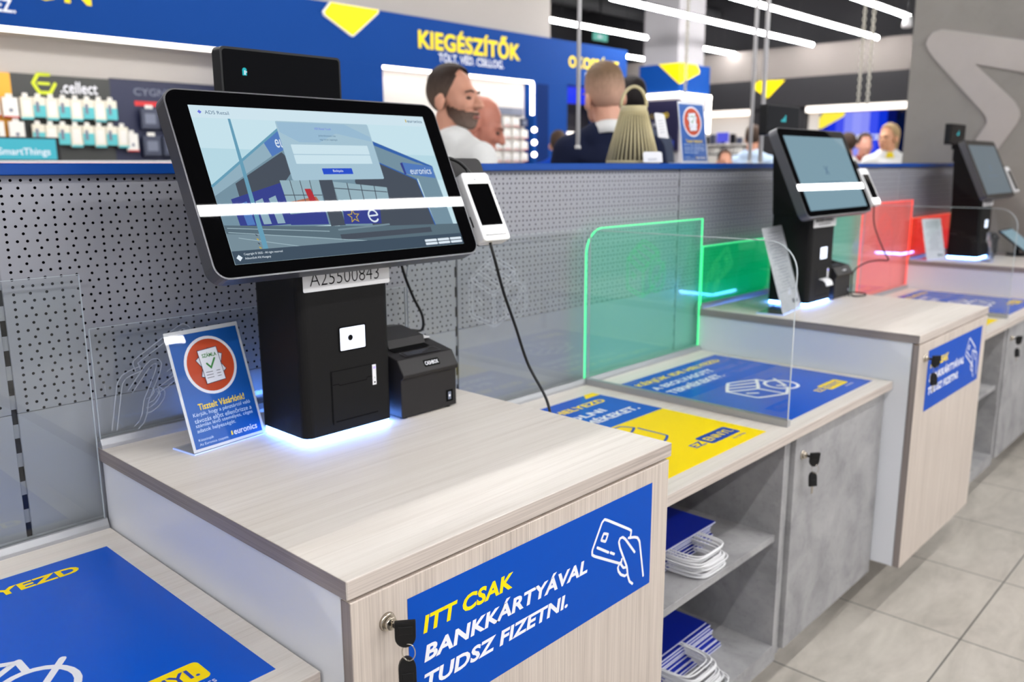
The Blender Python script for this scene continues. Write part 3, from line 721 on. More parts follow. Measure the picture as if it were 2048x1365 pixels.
    obj('pole_bracket', B(dx + 0.30, dx + 0.40, -0.190, -0.141, 1.5605, 1.590, 0.004, 2), BLKM, k)
    bm = NB(); t_ = bmesh.new(); prism(t_, [(rx0 + 0.1255 + u, yr, 1.638 + v) for u, v in rrect(0.251, 0.104, 0.008, 5)], (0, 0.028, 0)); merge(bm, t_)
    rd = obj('rear_display', bm, BLK, k)
    d = Decal((rx0 + 0.1255, yr - 0.0008, 1.638), (1, 0, 0), (0, 0, 1)); d.slab(rrect(0.243, 0.096, 0.006, 5), DGLASS, 0.0007)
    if variant == 1: d.poly(rrect(0.0085, 0.013, 0.004, 5, -0.081, 0.012, (0, 0, 1, 1)), TEALG, 1); d.rect(-0.0815, -0.0795, 0.0065, 0.014, SCRW, 2); d.rect(-0.0785, -0.0765, 0.0105, 0.0125, SCRW, 2)
    else:
        for i, h_ in enumerate((0.010, 0.016, 0.024, 0.034)): d.rect(-0.02 + i * 0.010, -0.012 + i * 0.010, -0.004, -0.004 + h_ * 0.7, TEALG, 1)
    d.done('display_glass', rd)
    # card terminal on a bracket beside the monitor
    c = empty('card_terminal', c0 + R_ * 0.332 + U_ * -0.06 + N_ * -0.01, tlabel, 'card terminal', 'white card terminals beside the monitors')
    cu, cv, fz = 0.3305, -0.0600, 0.004
    TT = radians(2.2); cT = c0 + R_ * cu + U_ * cv
    U2 = (cos(TT) * U_ - sin(TT) * N_).normalized(); N2 = R_.cross(U2)
    def pt(u, v, n_): return cT + R_ * (u - cu) + U2 * (v - cv) + N2 * n_
    t_ = bmesh.new(); prism(t_, [pt(u, v, fz - 0.0255) for u, v in rrect(0.077, 0.148, 0.009, 5, cu, cv)], N2 * 0.0255); bmesh.ops.recalc_face_normals(t_, faces=t_.faces)
    bmesh.ops.bevel(t_, geom=[e for e in t_.edges if len(e.link_faces) == 2 and e.calc_face_angle() > 1.2], offset=0.0022, segments=2, profile=0.5, affect='EDGES')
    bm = NB(); merge(bm, t_); obj('housing', bm, WHITEP, c)
    d = Decal(pt(0, 0, fz + 0.0006), R_, U2); d.slab(rrect(0.060, 0.111, 0.002, 3, cu - 0.001, cv - 0.0068), GLOSS, 0.0005); d.circle(cu - 0.006, cv + 0.058, 0.0012, BLKL, 1, 12); d.done('display', c)
    bm = NB(); prism(bm, [pt(cu - 0.0385 - 0.0002, v, n_) for v, n_ in ((-0.075, -0.010), (-0.098, -0.010), (-0.098, -0.0135), (-0.075, -0.0135))], R_ * -0.0005); obj('port', bm, BLKL, c)
    bm = NB(); prism(bm, [pt(u, v, fz - 0.033) for u, v in rrect(0.070, 0.135, 0.008, 4, cu + 0.002, cv - 0.004)], N2 * 0.0072)
    prism(bm, [pm(u, v, -0.0400) for u, v in rrect(0.187, 0.09, 0.012, 4, 0.3035, 0.016)], N_ * 0.0068)
    obj('bracket', bm, PRN, c, label='dark grey bracket behind the terminal')
    # short cable looping into the terminal's top
    bm = NB(); tube(bm, spline([pt(0.262, 0.045, -0.034), pt(0.285, 0.058, -0.020), pt(0.315, 0.045, -0.012), pt(0.338, 0.018, -0.012), pt(0.345, 0.008, -0.010)], 7), 0.0035, 8)
    tube(bm, [pt(cu - 0.005, cv + 0.0735, -0.008), pt(cu - 0.006, cv + 0.086, -0.008)], 0.0022, 8)
    obj('cable', bm, BLK, c)
    return k, pt

# ---- what the monitors show
def sm(name, col, s=1.0): return emis('screen_' + name, col, s * 0.98, (0, 0, 0), 0.014)
S_SKY = sm('sky', (200, 228, 238)); S_SKY2 = sm('sky_low', (184, 218, 230)); S_TOP = sm('header', (208, 230, 240)); S_POLE = sm('pole', (104, 158, 184)); S_WALL = sm('facade', (118, 146, 162))
S_WALL2 = sm('facade_light', (146, 176, 192)); S_DARK = sm('canopy', (74, 82, 94)); S_ROOF = sm('roof_blue', (56, 100, 172)); S_SIGN = sm('sign_blue', (84, 124, 190)); S_BL = sm('banner', (58, 68, 142))
S_GLASS = sm('glazing', (150, 178, 190)); S_GR = sm('ground', (92, 112, 124)); S_GR2 = sm('ground_light', (120, 142, 154)); S_BAR = sm('footer', (66, 82, 98)); S_CARD = sm('login_card', (166, 196, 212))
S_CARD2 = sm('login_card_top', (154, 188, 212)); S_FLD = sm('field', (204, 228, 238)); S_BTN = sm('button', (44, 82, 204)); S_W = sm('white', (226, 238, 248)); S_TXT = sm('text', (84, 112, 140)); S_VIO = sm('violet', (110, 120, 220))
S_YL = sm('gold', (196, 170, 60)); S_ORG = sm('orange', (176, 110, 84)); S_RED = sm('red', (180, 50, 60)); S_LN = sm('lane', (158, 182, 192)); S_PLAIN = sm('plain', (128, 158, 172)); S_PLAIN3 = sm('plain_dim', (88, 104, 114))
def screen_picture(d, variant):
    hw, hh = 0.2405, 0.1320
    if variant != 1:
        d.rect(-hw, hw, -hh, hh, S_PLAIN if variant == 2 else S_PLAIN3, 0)
        d.line([(-0.012, -0.006), (0.012, 0.022)], 0.005, S_TXT, 1); d.line([(0.012, -0.006), (-0.012, 0.022)], 0.005, S_TXT, 1); d.line([(-0.10, -0.035), (0.10, -0.035)], 0.002, S_TXT, 1)
        return
    def clip(pts): return [(max(-hw, min(hw, x)), max(-hh, min(hh, y))) for x, y in pts]
    d.rect(-hw, hw, -hh, hh, S_SKY, 0)
    d.poly(clip([(-0.2405, -0.01), (0.2405, 0.0), (0.2405, 0.05), (-0.2405, 0.06)]), S_SKY2, 1)
    d.rect(-hw, hw, 0.111, hh, S_TOP, 1)
    # the shop: two facades meeting at the middle
    d.poly(clip([(-0.2405, -0.006), (-0.092, 0.096), (-0.06, 0.096), (-0.03, 0.02), (-0.03, -0.078), (-0.2405, -0.078)]), S_WALL, 2)
    d.poly(clip([(-0.2405, -0.006), (-0.092, 0.0955), (-0.097, 0.060), (-0.2405, -0.020)]), S_WALL2, 3)
    d.line([(-0.2395, -0.0035), (-0.0935, 0.0955)], 0.004, S_POLE, 4)
    d.poly([(-0.128, 0.070), (-0.093, 0.0955), (-0.086, 0.062), (-0.120, 0.046)], S_SIGN, 4); d.text('eu', -0.107, 0.062, 0.016, 0.015, S_W, 5, 0.0)
    d.poly([(-0.200, 0.000), (-0.100, 0.054), (-0.08, 0.03), (-0.116, -0.004), (-0.2, -0.03)], S_DARK, 3)
    d.poly([(-0.03, 0.03), (0.097, 0.078), (0.2231, 0.0284), (0.1732, 0.0008), (0.1835, -0.091), (-0.03, -0.091)], S_WALL, 2)
    d.poly([(0.090, 0.080), (0.2235, 0.0285), (0.2245, 0.022), (0.090, 0.072)], S_ROOF, 3)
    d.poly([(0.19, 0.036), (0.2235, 0.025), (0.2300, -0.092), (0.185, -0.092), (0.178, 0.003)], S_WALL, 3)
    d.poly([(0.060, 0.045), (0.100, 0.033), (0.173, 0.001), (0.1835, -0.091), (0.04, -0.091), (0.03, 0.0)], S_DARK, 4)
    d.line([(0.098, 0.034), (0.1735, 0.001), (0.1835, -0.09)], 0.0025, S_ROOF, 5)
    d.poly([(0.1515, 0.036), (0.2230, 0.0268), (0.2222, 0.0032), (0.1530, 0.0128)], S_SIGN, 6); d.text('euronics', 0.164, 0.0120, 0.052, 0.0125, S_W, 7)
    d.poly([(0.1455, 0.034), (0.1515, 0.036), (0.153, 0.0128), (0.1485, 0.011)], S_BL, 6)
    # glazing, banners and doors
    d.poly([(-0.120, 0.004), (-0.044, 0.003), (-0.050, -0.052), (-0.118, -0.050)], S_GLASS, 5)
    for i in range(1, 4): d.line([(-0.120 + i * 0.019, 0.004), (-0.119 + i * 0.0175, -0.050)], 0.0014, S_DARK, 6)
    d.line([(-0.12, -0.022), (-0.047, -0.024)], 0.0014, S_DARK, 6)
    d.poly([(-0.112, -0.034), (-0.06, -0.026), (-0.052, -0.045), (-0.112, -0.046)], S_ORG, 6); d.poly([(-0.078, -0.012), (-0.066, -0.012), (-0.062, -0.034), (-0.075, -0.034)], S_RED, 7)
    d.poly([(-0.044, 0.006), (-0.017, 0.006), (-0.018, -0.080), (-0.048, -0.080)], S_DARK, 5)
    d.poly([(-0.017, 0.0), (0.0965, -0.013), (0.0915, -0.048), (-0.021, -0.044)], S_GLASS, 5)
    for i in range(1, 4): d.line([(-0.017 + i * 0.0285, 0.0 - i * 0.0035), (-0.020 + i * 0.028, -0.045)], 0.0018, S_DARK, 6)
    d.line([(-0.018, -0.012), (0.094, -0.022)], 0.0016, S_DARK, 6)
    d.poly([(-0.2155, -0.026), (-0.119, 0.000), (-0.119, -0.072), (-0.213, -0.074)], S_BL, 4)
    for i, x in enumerate((-0.204, -0.175, -0.150)): d.poly([(x, -0.035 + i * 0.004), (x + 0.014, -0.03 + i * 0.004), (x + 0.017, -0.070), (x + 0.003, -0.070)], S_WALL2 if i else S_SIGN, 5)
    d.poly([(-0.1235, -0.056), (-0.050, -0.052), (-0.051, -0.0765), (-0.124, -0.074)], S_BL, 6)
    d.poly([(-0.0140, -0.050), (0.0660, -0.053), (0.0590, -0.081), (-0.0195, -0.078)], S_BL, 7)
    st = []
    for i in range(10):
        a = pi / 2 + i * pi / 5; r_ = 0.012 if i % 2 == 0 else 0.0052; st.append((0.004 + r_ * cos(a), -0.065 + r_ * sin(a)))
    d.line(st, 0.0016, S_YL, 8, True)
    d.line([(0.046 + 0.010 * cos(a), -0.066 + 0.011 * sin(a)) for a in [0.2 + k * 5.4 / 14 for k in range(15)]], 0.003, S_W, 8); d.line([(0.037, -0.066), (0.055, -0.065)], 0.0028, S_W, 8)
    # forecourt
    d.poly(clip([(-0.2405, -0.068), (-0.12, -0.076), (0.07, -0.086), (0.2405, -0.091), (0.2405, -0.132), (-0.2405, -0.132)]), S_GR, 6 - 1)
    d.poly(clip([(-0.2405, -0.082), (-0.10, -0.095), (0.03, -0.112), (-0.2405, -0.112)]), S_GR2, 6)
    for a, b in (((-0.236, -0.080), (0.02, -0.1115)), ((-0.222, -0.090), (-0.120, -0.111)), ((-0.236, -0.073), (-0.055, -0.089))): d.line([a, b], 0.0012, S_LN, 7)
    d.line([(-0.035, -0.0875), (0.075, -0.0835)], 0.0032, S_GR2, 7); d.poly([(-0.035, -0.096), (0.17, -0.094), (0.17, -0.104), (-0.035, -0.106)], S_DARK, 7)
    d.rect(-hw, hw, -hh, -0.1105, S_BAR, 8)
    d.poly([(-0.1802, 0.1105), (-0.1757, 0.1105), (-0.1775, -0.1105), (-0.1865, -0.1105)], S_POLE, 9)
    for i in range(4): d.poly([(-0.1925, -0.085 - i * 0.007), (-0.1895, -0.087 - i * 0.007), (-0.1895, -0.0895 - i * 0.007), (-0.1925, -0.0875 - i * 0.007)], S_YL if i % 2 else S_DARK, 9)
    # login card
    d.rect(-0.0955, 0.0965, 0.0032, 0.1100, S_CARD, 10, 0.003)
    d.poly([(-0.093, 0.108), (0.045, 0.108), (0.094, 0.085), (0.094, 0.076), (0.02, 0.09), (-0.02, 0.072), (-0.06, 0.072), (-0.093, 0.09)], S_CARD2, 11)
    d.rect(-0.0786, 0.0812, 0.0505, 0.0678, S_FLD, 12, 0.0012); d.rect(-0.0788, 0.0806, 0.0327, 0.0490, S_FLD, 12, 0.0012); d.rect(-0.0315, 0.0312, 0.0133, 0.0243, S_BTN, 12, 0.001)
    d.text('Belépés', -0.010, 0.0160, 0.021, 0.0058, S_W, 13); d.text('ADS Retail Touch', -0.022, 0.0960, 0.034, 0.0042, S_VIO, 13)
    d.text('Jelentkezzen be', -0.018, 0.0825, 0.036, 0.0042, S_TXT, 13); d.text('vagy kérjen segítséget', -0.0175, 0.0755, 0.037, 0.0040, S_TXT, 13)
    # header and footer marks
    d.poly([(-0.2285, 0.1204), (-0.2250, 0.1238), (-0.2214, 0.1204), (-0.2250, 0.1170)], S_VIO, 10); d.text('ADS Retail', -0.2165, 0.1170, 0.0290 + 0.012, 0.0062, S_TXT, 10)
    d.text('euronics', 0.1960, 0.1178, 0.0370, 0.0058, S_TXT, 10, 0.012); d.rect(0.1915, 0.1940, 0.118, 0.124, S_YL, 10)
    d.poly([(-0.2360, -0.1218), (-0.2310, -0.1168), (-0.2256, -0.1218), (-0.2310, -0.1272)], S_W, 10)
    d.text('Copyright © 2025 - All right reserved', -0.222, -0.1192, 0.068, 0.0046, S_W, 10); d.text('AdsumSoft Kft Hungary', -0.222, -0.1262, 0.045, 0.0046, S_W, 10)
    for r_ in range(2):
        for c_ in range(3): d.rect(0.1455 + c_ * 0.0315, 0.1745 + c_ * 0.0315, -0.1225 - r_ * 0.0062, -0.1180 - r_ * 0.0062, S_W, 10, 0.0012)

k1, pt1 = kiosk(0, 1, 'nearest black checkout kiosk showing a shop front login page on its large monitor', None, 'white card terminal right of the nearest monitor')
k2, pt2 = kiosk(P + 0.020, 2, 'second black checkout kiosk with a plain pale blue monitor and paper slip', None, 'white card terminal right of the second monitor')
k3, pt3 = kiosk(2 * P + 0.030, 3, 'farthest black checkout kiosk with a dim grey monitor by the concrete wall', None, 'white card terminal at the right edge beside the farthest monitor')

# ------------------------------------------------------------------ receipt printers
def printer(dx, label):
    p = empty('receipt_printer', (dx + 0.535, -0.25, H), label, 'printer', 'black receipt printers beside the kiosks')
    x0, x1 = dx + 0.4625, dx + 0.6060; z = H
    prof = [(-0.335, z + 0.004), (-0.335, z + 0.079), (-0.341, z + 0.083), (-0.343, z + 0.089), (-0.325, z + 0.117), (-0.250, z + 0.132), (-0.180, z + 0.140), (-0.146, z + 0.134), (-0.140, z + 0.120), (-0.140, z + 0.004)]
    t_ = bmesh.new(); prism(t_, [(x0, y, zz) for y, zz in prof], (x1 - x0, 0, 0)); bmesh.ops.recalc_face_normals(t_, faces=t_.faces)
    bmesh.ops.bevel(t_, geom=[e for e in t_.edges], offset=0.002, segments=2, profile=0.5, affect='EDGES'); bm = NB(); merge(bm, t_); obj('body', bm, PRN, p)
    bm = NB()
    for sx in (x0 + 0.015, x1 - 0.015):
        for sy in (-0.322, -0.155): cyl(bm, (sx, sy, H), (0, 0, 1), 0.007, 0.0045, 14)
    obj('feet', bm, BLK, p)
    # raised paper cover, slot below its front edge
    bm = NB(); pr = [(-0.274, z + 0.128), (-0.268, z + 0.144), (-0.20, z + 0.156), (-0.165, z + 0.152), (-0.150, z + 0.138)]
    prism(bm, [(x0 + 0.022, y, zz) for y, zz in pr], (0.094, 0, 0)); obj('paper_cover', bm, PRN, p)
    sl = Vector((0, 0.075, 0.015)).normalized(); d = Decal((x0, -0.3225, z + 0.1187), (1, 0, 0), sl); d.eps = 0.0003
    d.rect(0.020, 0.112, 0.030, 0.049, BLKL, 2); d.rect(0.026, 0.118, 0.003, 0.0245, DGREY, 1, 0.002); d.rect(0.0275, 0.1165, 0.0045, 0.023, PRN, 2, 0.002)
    for i in range(3): d.line([(0.034, 0.008 + i * 0.005), (0.072 + i * 0.012, 0.008 + i * 0.005)], 0.0010, GREYP, 3)
    d.line([(0.088, 0.019), (0.112, 0.019)], 0.0012, BLKL, 3); d.done('instruction_plate', p)
    sf = Vector((0, 0.018, 0.028)).normalized(); d = Decal((x0, -0.3425, z + 0.090), (1, 0, 0), sf); d.slab(rrect(0.040, 0.0145, 0.002, 3, 0.079, 0.015), BLKL, 0.001); d.text('CASHBOX', 0.062, 0.0112, 0.034, 0.0078, WHT, 1, 0.01); d.done('name_badge', p)
    d = Decal((x0, -0.3356, z), (1, 0, 0), (0, 0, 1)); d.rect(0.115, 0.133, 0.014, 0.038, BLKL, 1, 0.001); d.rect(0.120, 0.128, 0.018, 0.034, GREYP, 2, 0.0008); d.circle(0.124, 0.026, 0.0025, WHT, 3, 12); d.done('power_switch', p)
    obj('lever', B(x1 - 0.020, x1 - 0.004, -0.262, -0.215, z + 0.1335, z + 0.1365, 0.001, 1), WHITEP, p, label='pale grey strip at the edge of the cover')
    return p
pr1 = printer(0, 'black receipt printer standing right of the nearest kiosk')
printer(P + 0.020, 'small black receipt printer beside the second kiosk')
printer(2 * P + 0.030, 'receipt printer hidden behind the farthest kiosk, only an edge showing')
def cable(name, pts, r, label, loc, m=BLK):
    o = obj(name, tube(NB(), spline(pts, 10), r, 8), m, None, loc, label=label, cat='cable', smooth=False); return o
cable('printer_cable', [(0.545, -0.236, 1.375), (0.565, -0.210, 1.330), (0.588, -0.200, 1.270), (0.612, -0.20, 1.215), (0.632, -0.205, 1.172), (0.630, -0.205, 1.142), (0.600, -0.20, 1.1445)], 0.0030, 'black cable curving from behind the monitor down to the nearest receipt printer', (0.60, -0.20, 1.1445))
cable('terminal_cable', [tuple(pt1(0.318, -0.134, -0.008)), tuple(pt1(0.318, -0.17, -0.012)), (0.685, -0.395, 1.235), (0.708, -0.405, 1.165), (0.725, -0.425, 1.085), (0.732, -0.470, 1.015), (0.725, -0.490, 0.960), (0.724, -0.495, L + 0.0045)], 0.0030, 'long black cable hanging from the nearest card terminal down behind the wooden cabinet', (0.724, -0.495, L))
cable('terminal_cable', [tuple(pt2(0.318, -0.134, -0.008)), (2.685, -0.385, 1.262), (2.690, -0.425, 1.170), (2.692, -0.442, 1.140), (2.690, -0.405, 1.136), (2.685, -0.360, 1.122), (2.672, -0.325, 1.088), (2.665, -0.325, 1.030), (2.640, -0.335, H + 0.0045), (2.600, -0.365, H + 0.0042), (2.645, -0.385, H + 0.0042), (2.690, -0.365, H + 0.0042), (2.694, -0.325, H + 0.0042), (2.665, -0.318, H + 0.0042), (2.635, -0.300, H + 0.0125), (2.600, -0.345, H + 0.0042)], 0.0026, 'thin black cable with a loose loop right of the second kiosk', (2.60, -0.345, H))
cable('printer_cable', [(2.575, -0.236, 1.375), (2.60, -0.20, 1.27), (2.64, -0.20, 1.17), (2.640, -0.20, 1.142), (2.620, -0.20, 1.1445)], 0.0028, 'thin black cable running from the second monitor to its printer', (2.62, -0.20, 1.1445))

# ------------------------------------------------------------------ leaning acrylic sign holders
TXTB = [('Kérjük, hogy a pénztártól való', 0.008), ('távozás előtt ellenőrizze a', 0.008), ('számlán lévő személyes, céges', 0.008), ('adatok helyességét.', 0.008)]
ABLUE = mat('poster_blue', (8, 92, 178), 0.4); APALE = mat('poster_text', (206, 224, 244), 0.5)
HOLD = clear('sign_acrylic', (0.96, 0.97, 0.98)); HEDGE = mat('sign_acrylic_edge', (206, 214, 232), 0.2)
HEDGEB = emis('sign_edge_blue_lit', (120, 160, 255), 0.5, (200, 210, 240), 0.2)
def sign_holder(a, b, lean, w_, h_, label, kind, foot=0.06):
    """a -> b: front bottom edge from left to right on the counter; leaning back by lean"""
    a = Vector(a); b = Vector(b); ux = (b - a).normalized(); bk = Vector((-ux.y, ux.x, 0)); uy = (cos(lean) * Vector((0, 0, 1)) + sin(lean) * bk).normalized(); n = ux.cross(uy)
    s = empty('sign_holder', a + (b - a) * 0.5, label, 'sign holder', 'leaning acrylic sign holders')
    bm = NB(); prism(bm, [a + ux * u + uy * v + Vector((0, 0, 0.003)) + n * 0.0012 for u, v in ((0, 0), (w_, 0), (w_, h_), (0, h_))], n * 0.0015)
    prism(bm, [a + Vector((0, 0, 0.0005)), b_ := a + ux * w_ + Vector((0, 0, 0.0005)), b_ + bk * foot, a + bk * foot + Vector((0, 0, 0.0005))], (0, 0, 0.0025))
    obj('acrylic', bm, HOLD, s)
    bm = NB(); prism(bm, [a + Vector((0, 0, 0.0004)), a + ux * w_ + Vector((0, 0, 0.0004)), a + ux * w_ + Vector((0, 0, 0.003)), a + Vector((0, 0, 0.003))], n * 0.0029)
    prism(bm, [a + Vector((0, 0, 0.0006)) - ux * 0.0002, a + bk * foot + Vector((0, 0, 0.0006)) - ux * 0.0002, a + bk * foot + Vector((0, 0, 0.003)) - ux * 0.0002, a + Vector((0, 0, 0.003)) - ux * 0.0002], ux * 0.002)
    obj('acrylic_edge', bm, HEDGEB if kind != 'rail' else HEDGE, s)
    d = Decal(a + Vector((0, 0, 0.003)) + n * 0.0008, ux, uy)
    d.slab([(0.001, 0.001), (w_ - 0.001, 0.001), (w_ - 0.001, h_ - 0.001), (0.001, h_ - 0.001)], WHITEP, 0.0007)
    if kind in ('blue', 'rail'):
        k = w_ / 0.15; e = 0.006 * k; d.rect(e, w_ - e, e, h_ - e * 1.4, ABLUE, 1)
        cx, cy, r = w_ * 0.5, h_ * 0.675, w_ * 0.345
        d.circle(cx, cy, r, WHT, 2, 40); d.circle(cx, cy, r * 0.90, ORANGE, 3, 40)
        def page(ang, sx, sy, l, ox=0, oy=0):
            ca, sa = cos(ang), sin(ang); q = [(cx + ox + ca * x - sa * y, cy + oy + sa * x + ca * y) for x, y in ((-sx, -sy), (sx, -sy), (sx, sy), (-sx, sy))]
            d.poly(q, WHT, l); d.line(q, 0.0011 * k, NAVY, l + 1, True)
        page(radians(32), 0.017 * k, 0.025 * k, 4); page(radians(-22), 0.017 * k, 0.025 * k, 6, 0.001, -0.001); page(0.06, 0.0195 * k, 0.030 * k, 8, 0, -0.001 * k)
        d.text('SZÁMLA', cx - 0.0145 * k, cy + 0.014 * k, 0.029 * k, 0.0085 * k, GREENC, 10, 0.02); d.line([(cx - 0.0085 * k, cy + 0.003 * k), (cx - 0.002 * k, cy - 0.005 * k), (cx + 0.0085 * k, cy + 0.010 * k)], 0.0033 * k, GREENC, 10)
        for i in range(3): d.line([(cx - 0.014 * k, cy - (0.012 + i * 0.005) * k), (cx - 0.001 * k, cy - (0.012 + i * 0.005) * k)], 0.0009 * k, NAVY, 10); d.line([(cx + 0.007 * k, cy - (0.012 + i * 0.005) * k), (cx + 0.014 * k, cy - (0.012 + i * 0.005) * k)], 0.0009 * k, NAVY, 10)
        hk = h_ / 0.21
        d.text('Tisztelt Vásárlónk!', w_ * 0.20, 0.0690 * hk, w_ * 0.63, 0.0115 * hk, YELT, 2, 0.018)
        for i, (t, hh) in enumerate(TXTB):
            ww = w_ * (0.78 if i < 3 else 0.52); d.text(t, w_ * 0.11, (0.0580 - i * 0.0092) * hk, ww, 0.0082 * hk, APALE, 2, 0.0)
        d.text('euronics', w_ * 0.57, 0.0125 * hk, w_ * 0.33, 0.0100 * hk, WHT, 2, 0.014); d.poly([(w_ * 0.53, 0.013 * hk), (w_ * 0.555, 0.0135 * hk), (w_ * 0.55, 0.021 * hk), (w_ * 0.535, 0.020 * hk)], YELT, 2)
        d.text('Köszönjük', w_ * 0.10, 0.0165 * hk, w_ * 0.20, 0.0055 * hk, APALE, 2); d.text('Az Euronics csapata', w_ * 0.10, 0.0090 * hk, w_ * 0.38, 0.0055 * hk, APALE, 2)
    else:
        rnd = random.Random(5)
        for i in range(20):
            yy = h_ * (0.93 - i * 0.036); ww = w_ * rnd.uniform(0.35, 0.75); d.line([(w_ * 0.5 - ww / 2, yy), (w_ * 0.5 + ww / 2, yy)], 0.0016, GREYP if i % 4 else SMOKE, 1)
        d.rect(w_ * 0.62, w_ * 0.72, h_ * 0.08, h_ * 0.13, SMOKE, 1); d.rect(w_ * 0.75, w_ * 0.88, h_ * 0.08, h_ * 0.115, SMOKE, 1)
    d.done('printed_sheet', s)
    return s
sign_holder((0.091, -0.233, H), (0.241, -0.213, H), 0.30, 0.150, 0.212, 'blue sign holder with an orange invoice disc standing left of the nearest kiosk', 'blue')
sign_holder((2.046, -0.349, H), (2.19, -0.328, H), 0.30, 0.205, 0.290, 'white printed notice in a holder leaning left of the second kiosk', 'paper', 0.088)
sign_holder((4.050, -0.158, H), (4.190, -0.206, H), 0.24, 0.150, 0.213, 'white printed notice in a holder before the red acrylic sheet', 'paper')
sign_holder((4.185, -0.420, H), (4.295, -0.405, H), 0.22, 0.105, 0.148, 'small dark blue sign holder leaning before the farthest kiosk', 'blue', 0.05)
sign_holder((2.150, 0.115, RAIL), (2.32, 0.100, RAIL), 0.15, 0.158, 0.218, 'blue sign holder with an orange disc standing on the blue rail', 'rail')
# tablet right of the farthest kiosk
t = empty('tablet', (4.64, -0.43, H), 'black tablet with a pale blue screen leaning at the right end of the counter', 'tablet')
obj('foot', cyl(NB(), (4.655, -0.43, H + 0.0003), (0, 0, 1), 0.055, 0.012, 28), BLK, t); obj('stem', cyl(NB(), (4.655, -0.425, H + 0.012), (0, 0.1, 1), 0.014, 0.055, 16), BLK, t)
R3 = Matrix.Translation((4.655, -0.425, H + 0.085)) @ Matrix.Rotation(radians(38), 4, 'X')
obj('tablet_body', B(-0.125, 0.125, -0.085, 0.085, -0.010, 0.0, 0.003, 2, 0, R3), BLK, t); obj('tablet_screen', B(-0.115, 0.115, -0.076, 0.076, 0.0001, 0.0009, 0, 1, 0, R3), S_PLAIN, t)

# ================================================================== PAPER BAGS
def bag(x0, x1, y0, y1, z, t_, label, group, skew, rnd):
    b = empty('paper_bag', ((x0 + x1) / 2, (y0 + y1) / 2, z), label, 'paper bag', group)
    bm = NB(); box(bm, x0, x1, y0, y1, z + 0.0002, z + t_ - 0.0004, 0.0006, 1); obj('bag_body', bm, BAGB, b)
    box(bm := NB(), x0 + 0.001, x1 - 0.001, y0 - 0.0012, y0 + 0.001, z + t_ * 0.45, z + t_ * 0.75, 0, 1); obj('folded_rim', bm, BAGW, b)
    for q in range(2):
        hx = (x0 + x1) / 2 - 0.005 + skew[0] + rnd.uniform(-0.006, 0.006); hw_ = 0.058 + rnd.uniform(-0.003, 0.003); ln = 0.085 + skew[1] + rnd.uniform(-0.008, 0.008)
        zz = z + t_ * (0.34 + 0.28 * q); dr = rnd.uniform(0.0, 0.0003)
        pts = [(hx - hw_, y0 + 0.010, zz), (hx - hw_ - 0.003, y0 - 0.012, zz), (hx - hw_, y0 - ln * 0.7, zz + dr), (hx - hw_ * 0.75, y0 - ln * 0.96, zz + dr), (hx, y0 - ln, zz + dr), (hx + hw_ * 0.75, y0 - ln * 0.96, zz + dr), (hx + hw_, y0 - ln * 0.7, zz + dr), (hx + hw_ + 0.003, y0 - 0.012, zz), (hx + hw_, y0 + 0.010, zz)]
        obj('handle', tube(NB(), spline(pts, 4), 0.0019, 6), ROPE, b)
rnd = random.Random(11); words = ['lowest', 'second', 'third', 'fourth', 'fifth', 'sixth', 'seventh', 'eighth', 'ninth', 'tenth']
z = 0.5812
for i in range(9):
    t_ = 0.0062; j = rnd.uniform(-0.006, 0.006)
    n_ = 'topmost' if i == 8 else words[i]
    bag(0.86 + j, 1.200 + j, -0.595 - rnd.uniform(0, 0.012), -0.16, z, t_, f'blue paper bag with white handles, {n_} in the upper shelf stack', 'bags on the upper shelf', (0.045 - 0.002 * i, 0), rnd); z += t_
z = 0.2803
for i in range(10):
    t_ = 0.0068; j = rnd.uniform(-0.012, 0.012)
    n_ = 'topmost' if i == 9 else words[i]
    bag(0.86 + j, 1.262 - 0.004 * i + j, -0.608 + 0.0035 * i - rnd.uniform(0, 0.008), -0.16, z, t_, f'blue paper bag with white handles, {n_} in the bottom stack', 'bags on the bottom shelf', (0.035 - 0.004 * i, 0.01), rnd); z += t_

# ================================================================== THINGS ON THE RAIL
bt = empty('ribbed_lantern', (1.822, 0.10, RAIL), 'beige ribbed cone lantern with a ring handle standing on the blue rail', 'lantern')
cx, cy = 1.822, 0.10
obj('base_plate', cyl(NB(), (cx, cy, RAIL + 0.0003), (0, 0, 1), 0.088, 0.010, 40, 0.087), OLIVE, bt)
bm = NB()
for i in range(36):
    a = 2 * pi * i / 36; p0 = Vector((cx + 0.085 * cos(a), cy + 0.085 * sin(a), RAIL + 0.008)); p1 = Vector((cx + 0.041 * cos(a), cy + 0.041 * sin(a), 1.665))
    tube(bm, [p0, p1], [0.0038, 0.0027], 6)
obj('rib_cage', bm, OLIVE, bt)
obj('collar', cyl(NB(), (cx, cy, 1.645), (0, 0, 1), 0.0455, 0.030, 40, 0.0425), OLIVE, bt)
obj('inner_core', cyl(NB(), (cx, cy, RAIL + 0.0105), (0, 0, 1), 0.070, 0.150, 28, 0.034), mat('lantern_inside', (84, 76, 58), 0.7), bt)
bm = NB(); tube(bm, [(cx + 0.042 * cos(a) * 0.73, cy - 0.042 * cos(a) * 0.68, 1.672 + 0.064 * sin(a)) for a in [k * pi / 20 for k in range(21)]], 0.0055, 8); obj('ring_handle', bm, OLIVE, bt)
def tag_on(a, ux, uy, w_, h_, lines):
    d = Decal(a, ux, uy); d.slab(rrect(w_, h_, 0.008, 4, w_ / 2, h_ / 2, (0.2, 0.2, 1, 1)), WHITEP, 0.001)
    for i in range(lines): d.line([(w_ * 0.25, h_ * (0.2 + i * 0.12)), (w_ * 0.7, h_ * (0.24 + i * 0.12))], 0.0012, GREYP, 1)
    return d.done('price_tag', bt)
